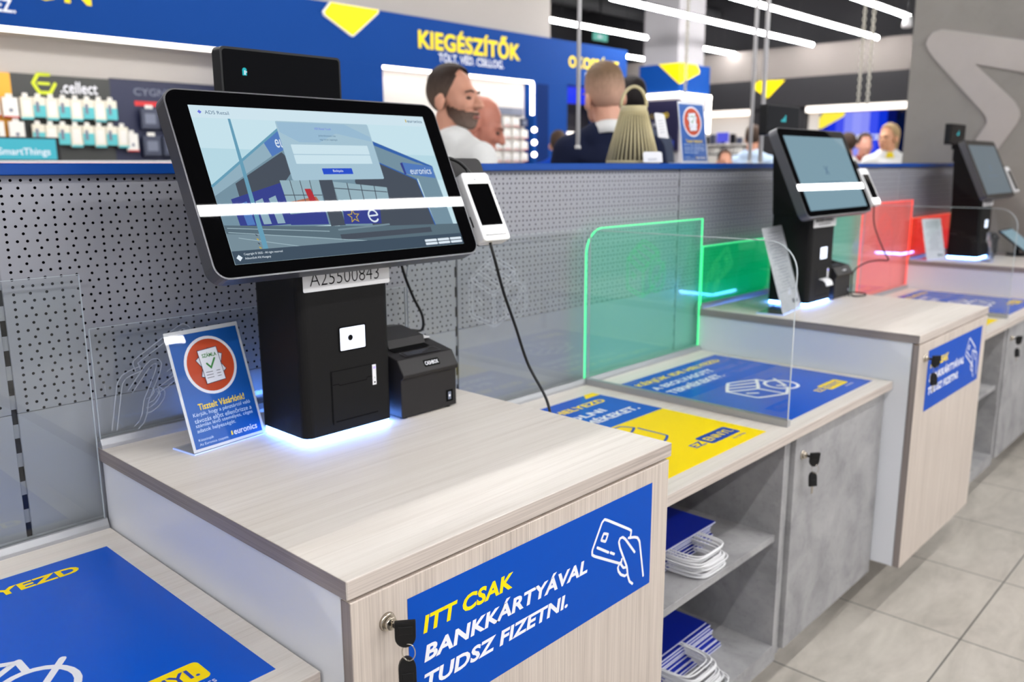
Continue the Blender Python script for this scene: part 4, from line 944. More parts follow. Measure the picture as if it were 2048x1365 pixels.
tag_on((1.862, 0.028, 1.575), (0.80, -0.55, -0.10), (-0.20, 0.12, 0.97), 0.036, 0.080, 5)
tag_on((1.752, 0.008, RAIL + 0.003), (0.75, -0.66, 0.0), (0.05, 0.15, 0.98), 0.062, 0.034, 2)

# ================================================================== ACCESSORY WALL WITH BLUE FASCIA
YB = 3.6
fw = empty('accessory_wall', (3.0, YB, FLOOR), 'long blue fascia wall with yellow lettering and white lit niches behind the people', 'display wall')
FB = 2.218; FT = 2.60
obj('fascia', B(-1.0, 6.65, YB, YB + 0.10, FB, FT), BLUE, fw)
def pil(x0, x1, m=BLUE): obj('pilaster', B(x0, x1, YB, YB + 0.42, FLOOR, FB - 0.0005), m, fw)
pil(2.55, 3.584); pil(5.27, 5.48, NAVY if False else BLUE); pil(5.48, 5.728); pil(6.60, 6.65)
obj('niche_back', B(-1.0, 2.55, YB + 0.42, YB + 0.44, FLOOR, FB), WALLW, fw); obj('niche_back', B(3.5845, 5.2695, YB + 0.12, YB + 0.14, FLOOR, FB), WALLW, fw)
obj('niche_back', B(5.728, 6.60, YB + 0.42, YB + 0.44, FLOOR, FB), BLACKW, fw)
obj('niche_soffit', B(-1.0, 2.55, YB + 0.101, YB + 0.42, FB, FB + 0.02), WALLW, fw); obj('niche_soffit', B(3.584, 5.27, YB + 0.101, YB + 0.42, FB, FB + 0.02), WALLW, fw)
obj('light_strip', B(-1.0, 2.545, YB + 0.004, YB + 0.055, FB - 0.018, FB - 0.0006), STRIP, fw); obj('light_strip', B(3.59, 5.262, YB + 0.004, YB + 0.045, FB - 0.018, FB - 0.0006), STRIP, fw)
obj('light_strip', B(5.238, 5.264, YB - 0.004, YB + 0.016, 1.93, FB - 0.019), STRIP, fw)
obj('screen', B(5.735, 6.58, YB + 0.05, YB + 0.08, 2.06, FB - 0.01), LEDBLUE, fw, label='bright blue screen strip')
obj('lit_shelf', B(5.735, 6.58, YB + 0.05, YB + 0.40, 1.73, 1.80), STRIPW, fw, label='warm lit shelf'); obj('lit_shelf', B(5.735, 6.58, YB + 0.05, YB + 0.40, 1.66, 1.71), STRIPW, fw, label='warm lit shelf')
obj('recess_shade', B(5.30, 5.46, YB - 0.001, YB + 0.0, 0.4, FB - 0.02), mat('recess_shade_navy', (8, 40, 98), 0.7, spec=0.1), fw)  # thin flat sheet on the pilaster, recess shade painted as darker navy
obj('upper_wall', B(1.5, 5.60, YB + 0.101, YB + 0.6, FT - 0.02, 4.08), mat('upper_wall_paint', (168, 162, 157), 0.8, spec=0.2), fw)
d = Decal((0, YB - 0.018, 0), (1, 0, 0), (0, 0, 1), 0.002)
d.slab([(3.130, 2.600), (3.068, 2.530), (3.075, 2.505), (3.300, 2.392), (3.318, 2.390), (3.550, 2.575), (3.556, 2.600)], WHT, 0.017)
d.poly([(3.135, 2.597), (3.078, 2.530), (3.083, 2.508), (3.303, 2.397), (3.316, 2.396), (3.543, 2.577), (3.548, 2.597)], YEL, 1)
d.done('arrow_badge', fw)
d = Decal((0, YB - 0.001, 0), (1, 0, 0), (0, 0, 1), 0.002)
d.text('KIEGÉSZÍTŐK', 3.936, 2.372, 1.148, 0.178, YEL, 1, 0.028); d.text('TÖLT. VÉD. CSILLOG.', 4.141, 2.290, 0.735, 0.078, WHT, 1, 0.012)
d.text('OKOSPÁNT.', 5.741, 2.372, 0.79, 0.128, YEL, 1, 0.024); d.text('MÉR. SEGÍT.', 5.99, 2.305, 0.50, 0.05, WHT, 1, 0.01)
d.text('TELEFON', 0.66, 2.372, 0.87, 0.165, YEL, 1, 0.028); d.text('HÍV. KÖT. ÖSSZEKÖTTETÉS EZ.', 0.10, 2.288, 1.035, 0.085, WHT, 1, 0.014)
d.done('lettering', fw)
d = Decal((6.6501, 0, 0), (0, 1, 0), (0, 0, 1)); d.rect(YB + 0.01, YB + 0.09, 2.36, 2.43, YEL, 1); d.done('end_mark', fw)
# back boards of the left niche
YN = 3.97
bb = empty('product_board', (1.5, YN + 0.04, 1.45), 'dark product board with a lime hexagon logo and white brand letters in the left niche', 'product board')
obj('board', B(1.195, 1.755, YN + 0.035, YN + 0.049, 1.50, 2.022), mat('board_dark', (52, 54, 52), 0.5), bb)
d = Decal((0, YN + 0.034, 0), (1, 0, 0), (0, 0, 1), 0.001)
hx = [(1.375 + 0.060 * cos(a), 1.972 + 0.060 * sin(a)) for a in [k * pi / 3 for k in range(6)]]
d.line(hx[1:] + [hx[0]], 0.019, LIME, 1); d.line([(1.345, 1.972), (1.400, 1.972)], 0.016, LIME, 1); d.text('.cellect', 1.463, 1.923, 0.215, 0.070, WHT, 1, 0.012); d.done('brand_mark', bb)
obj('box_panel', B(0.60, 1.194, YN + 0.030, YN + 0.049, 1.50, 2.02), AMBER, None, (0.9, YN + 0.03, 1.5), label='amber yellow board at the far left of the niche', cat='board')
nb = empty('product_board', (2.1, YN + 0.04, 1.45), 'dark navy product board half hidden by the nearest monitor', 'product board')
obj('board', B(1.756, 2.52, YN + 0.035, YN + 0.049, 1.50, 2.03), NAVY, nb)
d = Decal((0, YN + 0.034, 0), (1, 0, 0), (0, 0, 1), 0.001); d.text('CYGNETT', 1.90, 1.935, 0.34, 0.045, GREYP, 1, 0.01); d.rect(1.90, 2.2, 1.87, 1.90, RED, 1); d.done('brand_mark', nb)
def pack(x, z, w_, h_, kind, label, group, y=YN, depth=0.02):
    p = empty('hanging_pack', (x, y, z - h_ / 2), label, 'accessory pack', group)
    base = {'cream': CREAM, 'teal': CREAM, 'white': PACKW, 'smoke': SMOKE}[kind]
    obj('card', B(x - w_ / 2, x + w_ / 2, y - depth, y, z - h_ / 2, z + h_ / 2, 0.003, 1), base, p)
    obj('hang_tab', prism(NB(), [(x + u, y - 0.008, z + h_ / 2 + v) for u, v in rrect(w_ * 0.42, h_ * 0.18, 0.004, 3, 0, h_ * 0.09)], (0, 0.004, 0)), PACKW, p)
    d = Decal((x, y - depth - 0.0006, z), (1, 0, 0), (0, 0, 1), 0.0006)
    if kind == 'teal': d.rect(-w_ / 2, w_ / 2, -h_ / 2, h_ * 0.1, TEAL, 0); d.rect(-w_ * 0.3, -w_ * 0.02, -h_ * 0.25, h_ * 0.27, GREYP, 1)
    elif kind == 'cream': d.rect(-w_ / 2, w_ / 2, -h_ / 2, -h_ * 0.40, TEAL, 0); d.rect(-w_ * 0.3, w_ * 0.3, -h_ * 0.3, h_ * 0.35, PACKW, 1)
    elif kind == 'white': d.rect(-w_ * 0.12, w_ * 0.12, -h_ * 0.22, -h_ * 0.05, GREYP, 0); d.rect(-w_ / 2, w_ / 2, -h_ / 2, -h_ * 0.43, RED, 1)
    else: d.rect(-w_ * 0.3, w_ * 0.3, -h_ * 0.25, h_ * 0.25, GREYP, 0)
    d.done('print', p)
    obj('peg', cyl(NB(), (x, y - depth - 0.004, z + h_ / 2 + h_ * 0.09), (0, 1, 0), 0.002, depth + 0.036, 8), STEEL, p)
pos = ['first', 'second', 'third', 'fourth', 'fifth', 'sixth', 'seventh', 'eighth']
for i in range(8):
    x = 1.2495 + i * 0.0687; kd = ('cream', 'teal')[i % 2]
    pack(x, 1.824 + (0.008 if kd == 'teal' else 0), 0.0665, 0.126 if kd == 'cream' else 0.114, kd, f'{pos[i]} {"cream" if kd == "cream" else "teal"} accessory pack from the left in the upper hanging row', 'hanging packs, upper row')
    if i < 8:
        pack(1.300 + i * 0.0697, 1.670 + (0.008 if kd == 'cream' else 0), 0.0665, 0.126 if kd == 'teal' else 0.114, 'teal' if kd == 'cream' else 'cream', f'{pos[i]} {"teal" if kd == "cream" else "cream"} accessory pack from the left in the lower hanging row', 'hanging packs, lower row')
for i, (x, z_) in enumerate(((1.07, 1.828), (1.165, 1.824), (1.08, 1.690), (1.185, 1.690))):
    pack(x, z_, 0.082, 0.112, 'white', ('white pack at the far left end of the upper row', 'white pack beside the first cream pack of the upper row', 'white pack with a red edge above the teal screen, leftmost', 'white pack with a red edge left of the lower teal packs')[i], 'white packs at the left')
for i, (x, z_) in enumerate(((1.97, 1.79), (2.10, 1.79), (1.97, 1.62), (2.10, 1.62))):
    pack(x, z_, 0.115, 0.125, 'smoke', ('smoky grey pack left of the monitor, upper row', 'smoky grey pack beside the monitor edge, upper row', 'smoky grey pack left of the monitor, lower row', 'smoky grey pack beside the monitor edge, lower row')[i], 'smoky packs by the monitor')
pack(1.845, 1.64, 0.07, 0.11, 'white', 'small pack with a red edge hanging between teal and smoky packs', 'white packs at the left')
# shelf below the niche with magenta edge and the small screen
sh = empty('display_shelf', (1.3, 3.3, FLOOR), 'display shelf with white top and magenta front edge below the left niche', 'shelf')
obj('shelf_body', B(-0.5, 2.4, 3.0, 3.58, FLOOR, 1.5083), WALLW, sh); obj('shelf_edge', B(-0.5, 2.4, 2.985, 2.9995, 1.44, 1.508), MAGENTA, sh); obj('shelf_top', B(-0.5, 2.4, 2.984, 3.58, 1.5085, 1.519), WHITEP, sh)
ts = empty('small_screen', (0.85, 3.12, 1.519), 'small teal screen with white letters at the far left above the blue rail', 'screen')
obj('screen_body', B(0.58, 1.105, 3.09, 3.12, 1.5195, 1.634, 0.004, 2), BLK, ts)
d = Decal((0.85, 3.0892, 1.577), (1, 0, 0), (0, 0, 1), 0.0008); d.rect(-0.235, 0.235, -0.052, 0.048, TEALS, 0); d.text('SmartThings', -0.03, -0.040, 0.235, 0.044, SCRW, 1, 0.016); d.done('screen_face', ts)
# middle niche: product wall
rowlab = ['top', 'second', 'third', 'fourth']
for r_ in range(4):
    for c_ in range(6):
        pack(4.640 + c_ * 0.112, 1.862 - r_ * 0.100, 0.082, 0.070, 'white' if r_ else 'smoke' if c_ % 3 == 2 else 'white', f'small pack, {pos[c_]} from the left in the {rowlab[r_]} row of the middle niche', 'packs in the middle niche', YB + 0.075, 0.025)
obj('header_card', B(4.90, 5.22, YB + 0.085, YB + 0.10, 1.925, 1.985), GREYP, None, (5.06, YB + 0.09, 1.925), label='grey header card above the packs in the middle niche', cat='card')
for i, z_ in enumerate((1.80, 1.69, 1.585)):
    bm = NB(); bmesh.ops.create_uvsphere(bm, u_segments=16, v_segments=10, radius=0.022); bmesh.ops.translate(bm, verts=bm.verts, vec=(5.245, YB - 0.023, z_)); obj('spot_light', bm, STRIP, None, (5.245, YB - 0.02, z_), True, ('upper', 'middle', 'lower')[i] + ' round spot light on the right edge of the middle niche', 'light', 'round spots by the middle niche')

# ================================================================== COLUMN WITH BLUE HEADER
KX, KY, KF = 8.837, 4.374, 1.3125
def kz(z): return 1.484 + KF * (z - 1.484)
co = empty('pillar', (KX + 0.36, KY + 0.30, FLOOR), 'white pillar with blue header, yellow corner badge and white light frame', 'pillar')
PILL = mat('pillar_paint', (160, 157, 160), 0.8, spec=0.2)
obj('shaft', B(KX + 0.09, KX + 0.70, KY + 0.09, KY + 0.60, FLOOR, 4.09), PILL, co)
obj('header', B(KX, KX + 0.72, KY, KY + 0.60, kz(2.175), kz(2.43)), BLUE, co)
bm = NB(); box(bm, KX - 0.026, KX - 0.001, KY - 0.026, KY + 0.60, kz(2.120), kz(2.160)); box(bm, KX - 0.026, KX + 0.735, KY - 0.026, KY - 0.001, kz(2.120), kz(2.160)); box(bm, KX + 0.675, KX + 0.725, KY - 0.026, KY - 0.001, kz(1.80), kz(2.120)); obj('light_frame', bm, STRIP, co, label='white light frame')
d = Decal((KX - 0.002, 0, 0), (0, -1, 0), (0, 0, 1), 0.001); d.poly([(-KY - 0.31, kz(2.43)), (-KY, kz(2.235)), (-KY, kz(2.43))], YEL, 1); d.done('badge', co)
d = Decal((0, KY - 0.002, 0), (1, 0, 0), (0, 0, 1), 0.001); d.poly([(KX, kz(2.235)), (KX + 0.445, kz(2.355)), (KX + 0.46, kz(2.38)), (KX + 0.39, kz(2.43)), (KX, kz(2.43))], YEL, 1); d.done('badge', co)
obj('poster_board', B(KX + 0.02, KX + 0.055, KY + 0.01, KY + 0.60, kz(1.62), kz(2.10)), mat('poster_dark', (34, 32, 58), 0.5, spec=0.2), co)
d = Decal((KX + 0.0195, 0, 0), (0, -1, 0), (0, 0, 1), 0.001); d.text('1. DOBÓ', -KY - 0.41, kz(1.935), 0.25, 0.066, YELT, 1, 0.015); d.text('LÁTOK', -KY - 0.38, kz(1.86), 0.20, 0.06, WHT, 1, 0.01); d.text('EZ ENNYI', -KY - 0.38, kz(1.79), 0.18, 0.04, YELT, 1); d.rect(-KY - 0.52, -KY - 0.07, kz(1.64), kz(1.72), LBLUE, 1); d.done('poster_print', co)
obj('lower_shaft', B(KX + 0.06, KX + 0.66, KY + 0.012, KY + 0.089, FLOOR, kz(2.11)), PILL, co)

# ================================================================== FAR SIDE
lw = empty('video_wall', (XF + 0.05, 2.9, 1.45), 'large bright blue video wall with a yellow badge and white brand letters', 'video wall')
obj('cabinet', B(XF + 0.02, XF + 0.095, 2.25, 3.34, 1.40, 2.155), BLK, lw)
d = Decal((XF + 0.019, 0, 0), (0, -1, 0), (0, 0, 1), 0.001)
def led(n, c, s=1.0): return emis('led_' + n, c, s)
cols = [(20, 36, 170), (24, 50, 225), (70, 84, 240), (130, 140, 250), (150, 156, 252), (140, 146, 250), (60, 80, 240), (14, 50, 215), (4, 14, 90), (3, 6, 36)]
for i, c in enumerate(cols): a0 = -3.335 + i * 0.108; d.rect(a0, a0 + 0.1081, 1.41, 2.15, led('band_%d' % i, c), 0)
d.poly([(-3.343, 1.956), (-3.347, 2.078), (-3.304, 2.15), (-3.004, 2.15), (-3.021, 2.098), (-3.307, 1.95)], LEDYEL, 1)
d.text('euronics', -3.03, 1.795, 0.47, 0.095, SCRW, 2, 0.014); d.done('picture', lw)
# yellow badge on the black band
d = Decal((XF - 0.032, 0, 0), (0, -1, 0), (0, 0, 1), 0.001); d.slab([(-4.30, 2.53), (-4.285, 2.555), (-4.215, 2.612), (-3.832, 2.600), (-4.055, 2.385), (-4.08, 2.383)], YEL, 0.02); d.done('wall_badge', None, (XF - 0.05, -4.0 + 8, 2.4), label='yellow badge on the black band above the far shelves', cat='badge')
gs = empty('wall_shelf', (XF - 0.15, 5.0, FLOOR), 'far white shelf unit under the warm light strip with small devices', 'shelf')
obj('shelf_board', B(XF - 0.25, XF + 0.099, 4.32, 5.8, 1.755, 1.775), WALLW, gs); obj('shelf_board', B(XF - 0.25, XF + 0.099, 4.32, 5.8, 1.625, 1.645), mat('shelf_edge_dark', (60, 60, 66), 0.5), gs); obj('shelf_body', B(XF - 0.25, XF + 0.099, 4.32, 5.8, FLOOR, 1.6245), WALLW, gs)
for i in range(12):
    yy = 4.40 + i * 0.105; m_ = (SMOKE, GREYP, PACKW, BLK)[(i * 7) % 4]; hh = 0.09 + 0.05 * ((i * 5) % 3) / 2
    o = obj('shelf_device', B(XF - 0.16, XF - 0.10, yy - 0.035, yy + 0.035, 1.7755, 1.7755 + hh, 0.004, 1), m_, None, (XF - 0.13, yy, 1.7755), label='%s small device on the upper far shelf, %s from the black column' % (('dark', 'grey', 'white', 'black')[(i * 7) % 4], (pos + ['ninth', 'tenth', 'eleventh', 'twelfth'])[i]), cat='device', group='small devices on the far shelf')
    o = obj('shelf_box', B(XF - 0.2, XF - 0.10, yy - 0.045, yy + 0.045, 1.6455, 1.6455 + 0.085, 0.003, 1), (PACKW, WALLW, GREYP)[i % 3], None, (XF - 0.15, yy, 1.6455), label='%s box on the lower far shelf, %s from the black column' % (('white', 'off white', 'grey')[i % 3], (pos + ['ninth', 'tenth', 'eleventh', 'twelfth'])[i]), cat='box', group='boxes on the far shelf')
fs = empty('display_monitor', (XF - 0.28, 4.62, 1.775), 'small violet blue screen on a stand on the far shelf', 'monitor')
obj('panel', B(XF - 0.22, XF - 0.205, 4.53, 4.71, 1.80, 1.935), led('violet', (96, 100, 235), 0.9), fs); obj('stand', B(XF - 0.204, XF - 0.17, 4.60, 4.64, 1.7755, 1.86), BLK, fs)

# ================================================================== CEILING: LIGHTS, RODS, CHAINS
def lamp(x0, x1, y, z, label):
    l = empty('pendant_light', ((x0 + x1) / 2, y, z), label, 'light', 'long white pendant lights')
    pts = rrect(0.040, 0.040, 0.019, 5)
    bm = NB(); prism(bm, [(x0, y + a, z + b) for a, b in pts], (x1 - x0, 0, 0)); obj('tube', bm, TUBE, l)
    obj('spine', B(x0 + 0.05, x1 - 0.05, y - 0.012, y + 0.012, z + 0.0203, z + 0.035), BLK, l)
    for xx in (x0 + 0.4, x1 - 0.4): obj('wire', cyl(NB(), (xx, y, z + 0.035), (0, 0, 1), 0.0025, 4.1 - z - 0.035, 6), BLK, l)
for x0, x1, y, lab in ((6.45, 8.44, 4.61, 'white pendant light ending just left of the white pillar'), (9.66, 10.68, 4.61, 'short white pendant light right of the white pillar'), (6.15, 10.45, 3.43, 'white pendant light crossing in front of the white pillar'),
                       (6.2, 10.42, 2.60, 'long white pendant light at the upper middle of the photo'), (5.0, 9.15, 1.80, 'white pendant light ending at the concrete wall, upper right'),
                       (9.75, 13.8, 5.83, 'rearmost white pendant light, only a short end left of the pillar'),
                       (0.3, 4.5, -1.85, 'white pendant light mirrored in the nearest monitor'), (6.4, 10.6, -1.85, 'white pendant light mirrored in the second monitor'),
                       (0.3, 4.5, -3.05, 'white pendant light over the customer aisle, second row'), (-4.4, -0.2, -1.85, 'white pendant light over the customer aisle, behind the viewer'),
                       (-4.4, -0.2, -3.05, 'white pendant light behind the viewer, second row'), (0.3, 4.5, -4.25, 'white pendant light over the aisle, third row'),
                       (0.6, 4.8, 1.80, 'white pendant light above the people behind the partition'), (-4.4, -0.2, 1.80, 'white pendant light left of the people, out of view'),
                       (5.2, 9.4, -3.05, 'white pendant light over the aisle to the right')):
    lamp(x0, x1, y, 3.0, lab)
def rod(a, b, r, name, lab, m=RODM):
    o = empty(name, a, lab, 'rod'); obj('shaft', tube(NB(), [a, b], r, 8), m, o); obj('end_cap', cyl(NB(), (a[0], a[1], a[2] - 0.004), (0, 0, 1), r * 1.5, 0.012, 10), m, o)
rod((2.30, 0.22, RAIL + 0.005), (2.30, 0.22, 4.1), 0.0075, 'suspension_rod', 'thin grey rod rising from the rail left of the man in the navy suit') if False else rod((1.947, 0.432, 1.549), (1.947, 0.432, 4.1), 0.0075, 'suspension_rod', 'thin grey rod hanging left of the man in the navy suit')
rod((3.432, 0.47, 1.487), (3.432, 0.47, 4.1), 0.011, 'suspension_rod', 'thicker grey rod hanging left of the second monitor')
rod((3.995, 0.824, 1.50), (3.995, 0.824, 4.1), 0.011, 'suspension_rod', 'thin grey rod hanging farther behind the second monitor')
def chain(x, y, z0, lab):
    o = empty('chain', (x, y, z0), lab, 'chain', 'pale hanging chains'); bm = NB(); z = z0; i = 0
    while z < 4.08:
        a = 0 if i % 2 else pi / 2
        tube(bm, [(x + 0.008 * cos(t_) * cos(a), y + 0.008 * cos(t_) * sin(a), z + 0.014 * sin(t_) + 0.013) for t_ in [2 * pi * q / 10 for q in range(10)]], 0.0032, 5, True); z += 0.0205; i += 1
    obj('links', bm, CHAINM, o)
chain(3.51, 0.962, 1.86, 'pale chain hanging in front of the white pillar'); chain(4.158, 0.246, 1.80, 'pale chain, nearer of the pair left of the concrete wall'); chain(4.54, 0.445, 1.83, 'pale chain, farther of the pair left of the concrete wall')
for i, (x0, x1, y, z_, r_) in enumerate(((2, 13, 6.2, 3.75, 0.14), (5, 14, 5.1, 3.6, 0.09), (4, 14, 4.0, 3.8, 0.12), (5, 14, 2.9, 3.7, 0.08), (5, 14, 1.2, 3.75, 0.11))):
    d_ = empty('ventilation_duct', (x0, y, z_), ('dark duct at the very back under the black ceiling', 'thin dark pipe above the rear lights', 'thick dark duct above the pillar', 'thin dark pipe above the middle lights', 'dark duct near the concrete wall')[i], 'duct', 'dark ceiling ducts')
    obj('pipe', cyl(NB(), (x0, y, z_), (1, 0, 0), r_, x1 - x0, 20), DUCT, d_)
    bm = NB()
    for q in range(5): box(bm, x0 + 1 + q * (x1 - x0 - 2) / 4, x0 + 1.02 + q * (x1 - x0 - 2) / 4, y - 0.01, y + 0.01, z_ + r_, 4.1)
    obj('hangers', bm, DUCT, d_)
for i in range(6):
    struct('trim_%d' % (8 + i), B(4.0 + i * 1.7, 4.18 + i * 1.7, 0.5, 7.5, 3.92, 4.099), DUCT)
ex = empty('exit_sign', (9.35, 6.0, 3.2), 'small pale green exit sign hanging under the dark ceiling', 'sign'); obj('sign_box', B(9.20, 9.50, 5.99, 6.02, 3.19, 3.29), EXITM, ex); obj('hanger', B(9.34, 9.36, 6.0, 6.01, 3.29, 4.1), BLK, ex)
d = Decal((9.35, 5.989, 3.24), (1, 0, 0), (0, 0, 1), 0.001); d.poly([(-0.08, 0), (-0.03, 0.03), (-0.03, 0.012), (0.03, 0.012), (0.03, -0.012), (-0.03, -0.012), (-0.03, -0.03)], WHT, 0); d.done('arrow', ex)
sp_ = empty('spotlight', (8.18, 1.48, 2.80), 'small pale spotlight under the rightmost pendant light by the concrete wall', 'spotlight'); obj('head', cyl(NB(), (8.18, 1.48, 2.76), (0.1, 0, 1), 0.045, 0.10, 16, 0.035), WHITEP, sp_); obj('arm', cyl(NB(), (8.19, 1.48, 2.86), (0, 0, 1), 0.008, 4.1 - 2.86, 8), BLK, sp_)

# ================================================================== PEOPLE
def ell(bm, c, r, rot=None, sub=2):
    t_ = bmesh.new(); bmesh.ops.create_icosphere(t_, subdivisions=sub, radius=1)
    M_ = Matrix.Translation(Vector(c)) @ (rot.to_4x4() if rot else Matrix.Identity(4)) @ Matrix.Diagonal((*r, 1)); bmesh.ops.transform(t_, matrix=M_, verts=t_.verts); merge(bm, t_)
def cap(bm, a, b, ra, rb):
    a = Vector(a); b = Vector(b); n = 6; d = (b - a); L_ = d.length; d.normalize(); pts = []; rr = []
    for k in range(n): t_ = k / n * pi / 2; pts.append(a - d * ra * cos(t_)); rr.append(max(ra * sin(t_), 0.001))
    pts.append(a); rr.append(ra); pts.append(b); rr.append(rb)
    for k in range(1, n + 1): t_ = k / n * pi / 2; pts.append(b + d * rb * sin(t_)); rr.append(max(rb * cos(t_), 0.001))
    tube(bm, pts, rr, 14)
def remeshed(bm, voxel, smooth=4):
    me = bpy.data.meshes.new('r'); bm.to_mesh(me); bm.free(); o = bpy.data.objects.new('r', me); link(o)
    m = o.modifiers.new('r', 'REMESH'); m.mode = 'VOXEL'; m.voxel_size = voxel
    s = o.modifiers.new('s', 'SMOOTH'); s.factor = 0.5; s.iterations = smooth
    bpy.context.view_layer.update(); me2 = bpy.data.meshes.new_from_object(o.evaluated_get(bpy.context.evaluated_depsgraph_get()))
    out = bmesh.new(); out.from_mesh(me2); bpy.data.objects.remove(o); bpy.data.meshes.remove(me); bpy.data.meshes.remove(me2); return out
SKIN = {}
def skin(c):
    if c not in SKIN:
        m = mat('skin_%d' % len(SKIN), c, 0.5, spec=0.35); b = m.node_tree.nodes['Principled BSDF']
        b.inputs['Subsurface Weight'].default_value = 0.08; b.inputs['Subsurface Radius'].default_value = (0.012, 0.005, 0.003); SKIN[c] = m
    return SKIN[c]
PN = [0]
def person(head_at, face, label, skin_c, hair, top, legs, scale=1.0, torso=None, lean=0.0, nod=0.0, tilt=0.0, detail=1, beard=None, collar=None, jacket=False, smile=False, arm=(0.0, 0.0), bald=False, longhair=False, shoulder=1.0):
    """local frame: looks along +Y, stands on z = 0, 1.75 tall; the head is turned by face, the torso by torso"""
    fx, fy = face; fa = math.atan2(-fx, fy); tx, ty = torso or face; ta = math.atan2(-tx, ty)
    S = scale
    neckp = Vector((0, -0.015, 1.47)); hip = Vector((0, 0, 0.95))
    RL = Matrix.Rotation(-lean, 3, 'X'); RT = Matrix.Rotation(ta, 3, 'Z')
    def tz(p):          # upper body point
        p = Vector(p); q = hip + RL @ (p - hip) if p.z > 0.95 else p; return RT @ q * S
    nk = hip + RL @ (neckp - hip); RH = Matrix.Rotation(fa, 3, 'Z') @ Matrix.Rotation(tilt, 3, 'Y') @ Matrix.Rotation(-nod - lean * 0.5, 3, 'X')
    def hz(p): p = Vector(p); return (RT @ nk + RH @ (p - neckp)) * S
    hc = hz((0, 0.015, 1.635)); base = Vector(head_at) - hc; base_xy = Vector((base.x, base.y, 0))
    foot = FLOOR - (base.z)                   # how much the legs must be shortened or lengthened
    root = empty('person', (base.x, base.y, FLOOR), label, 'person')
    def put(p): return Vector((p.x + base.x, p.y + base.y, (p.z + base.z) if p.z > 0.95 * S else FLOOR + (p.z) * ((0.95 * S + base.z - FLOOR) / (0.95 * S))))
    T = lambda p: put(tz(p)); Hd = lambda p: put(hz(p)); RHs = RH
    v = 0.0065 if detail else 0.012
    s_ = shoulder
    sh = lambda k: (k * 0.175 * s_, -0.01, 1.405); el = lambda k: (k * (0.215 * s_ + 0.02), 0.00 + arm[0] * 0.6, 1.13); wr = lambda k: (k * (0.20 * s_ + 0.02) , 0.06 + arm[0] * 2.2, 0.90 + arm[1]); hd = lambda k: (k * 0.205 * s_, 0.085 + arm[0] * 2.7, 0.845 + arm[1] * 1.1)
    def arms(bm, e, hand):
        for k in (-1, 1):
            cap(bm, T(sh(k)), T(el(k)), (0.052 + e) * S, (0.041 + e) * S); cap(bm, T(el(k)), T(wr(k)), (0.040 + e) * S, (0.028 + e) * S)
            if hand:
                cap(bm, T(wr(k)), T(hd(k)), 0.026 * S, 0.030 * S); h0 = T(hd(k)); dn = (T(hd(k)) - T(wr(k))).normalized()
                sd = (RT @ Vector((0, 1, 0)))
                for f in range(4): q = h0 + sd * (0.030 - 0.018 * f) * S + dn * 0.02 * S; cap(bm, q, q + dn * (0.062 - 0.006 * abs(f - 1)) * S + RT @ Vector((-k * 0.018, 0, 0)) * S, 0.0095 * S, 0.0075 * S)
                q = h0 + sd * 0.03 * S - dn * 0.03 * S; cap(bm, q, q + (dn * 0.045 + sd * 0.028) * S, 0.011 * S, 0.008 * S)
    def trunk(bm, e):
        for c, r in (((0, 0.0, 1.30), (0.158 * s_, 0.108, 0.15)), ((0, -0.012, 1.375), (0.175 * s_, 0.088, 0.075)), ((0, 0.01, 1.13), (0.148 * s_, 0.108, 0.17)), ((0, 0.0, 0.985), (0.158, 0.112, 0.12))):
            ell(bm, T(c), tuple((x + e) * S for x in r), RT @ RL if c[2] > 0.99 else RT)
        cap(bm, T((-0.155 * s_, -0.01, 1.40)), T((0.155 * s_, -0.01, 1.40)), (0.058 + e) * S, (0.058 + e) * S)
        for k in (-1, 1): cap(bm, T((k * 0.05, -0.012, 1.465)), T((k * 0.15 * s_, -0.012, 1.415)), (0.042 + e) * S, (0.045 + e) * S)
    def legsf(bm, e):
        for k in (-1, 1):
            cap(bm, T((k * 0.088, 0, 0.93)), T((k * 0.098, 0.012, 0.49)), (0.085 + e) * S, (0.055 + e) * S); cap(bm, T((k * 0.098, 0.012, 0.49)), T((k * 0.10, -0.012, 0.10)), (0.055 + e) * S, (0.040 + e) * S)
    # ---- the body, one continuous surface
    bm = NB(); trunk(bm, 0); arms(bm, 0, True); legsf(bm, 0)
    for k in (-1, 1): cap(bm, T((k * 0.10, -0.03, 0.045)), T((k * 0.112, 0.13, 0.035)), 0.042 * S, 0.034 * S)
    cap(bm, Hd((0, -0.03, 1.43)), Hd((0, -0.012, 1.56)), 0.062 * S, 0.057 * S); cap(bm, T((0, -0.02, 1.43)), Hd((0, -0.02, 1.50)), 0.066 * S, 0.060 * S)
    E = lambda c, r: ell(bm, Hd(c), tuple(x * S for x in r), RH)
    E((0, -0.012, 1.662), (0.076, 0.097, 0.090)); E((0, 0.040, 1.615), (0.066, 0.062, 0.092)); E((0, 0.052, 1.562), (0.054, 0.052, 0.050)); E((0, 0.078, 1.533), (0.026, 0.022, 0.020))
    E((0, 0.080, 1.648), (0.052, 0.024, 0.016)); E((-0.034, 0.078, 1.598), (0.022, 0.020, 0.020)); E((0.034, 0.078, 1.598), (0.022, 0.020, 0.020)); E((0, 0.096, 1.560), (0.026, 0.014, 0.014))
    cap(bm, Hd((0, 0.098, 1.636)), Hd((0, 0.122, 1.600)), 0.010 * S, 0.0155 * S); E((-0.012, 0.110, 1.596), (0.010, 0.012, 0.009)); E((0.012, 0.110, 1.596), (0.010, 0.012, 0.009))
    for k in (-1, 1): ell(bm, Hd((k * 0.080, -0.008, 1.612)), (0.010 * S, 0.022 * S, 0.034 * S), RH @ Matrix.Rotation(k * 0.35, 3, 'Z'))
    obj('body', remeshed(bm, v, 3 if detail else 3), skin(skin_c), root, smooth=True)
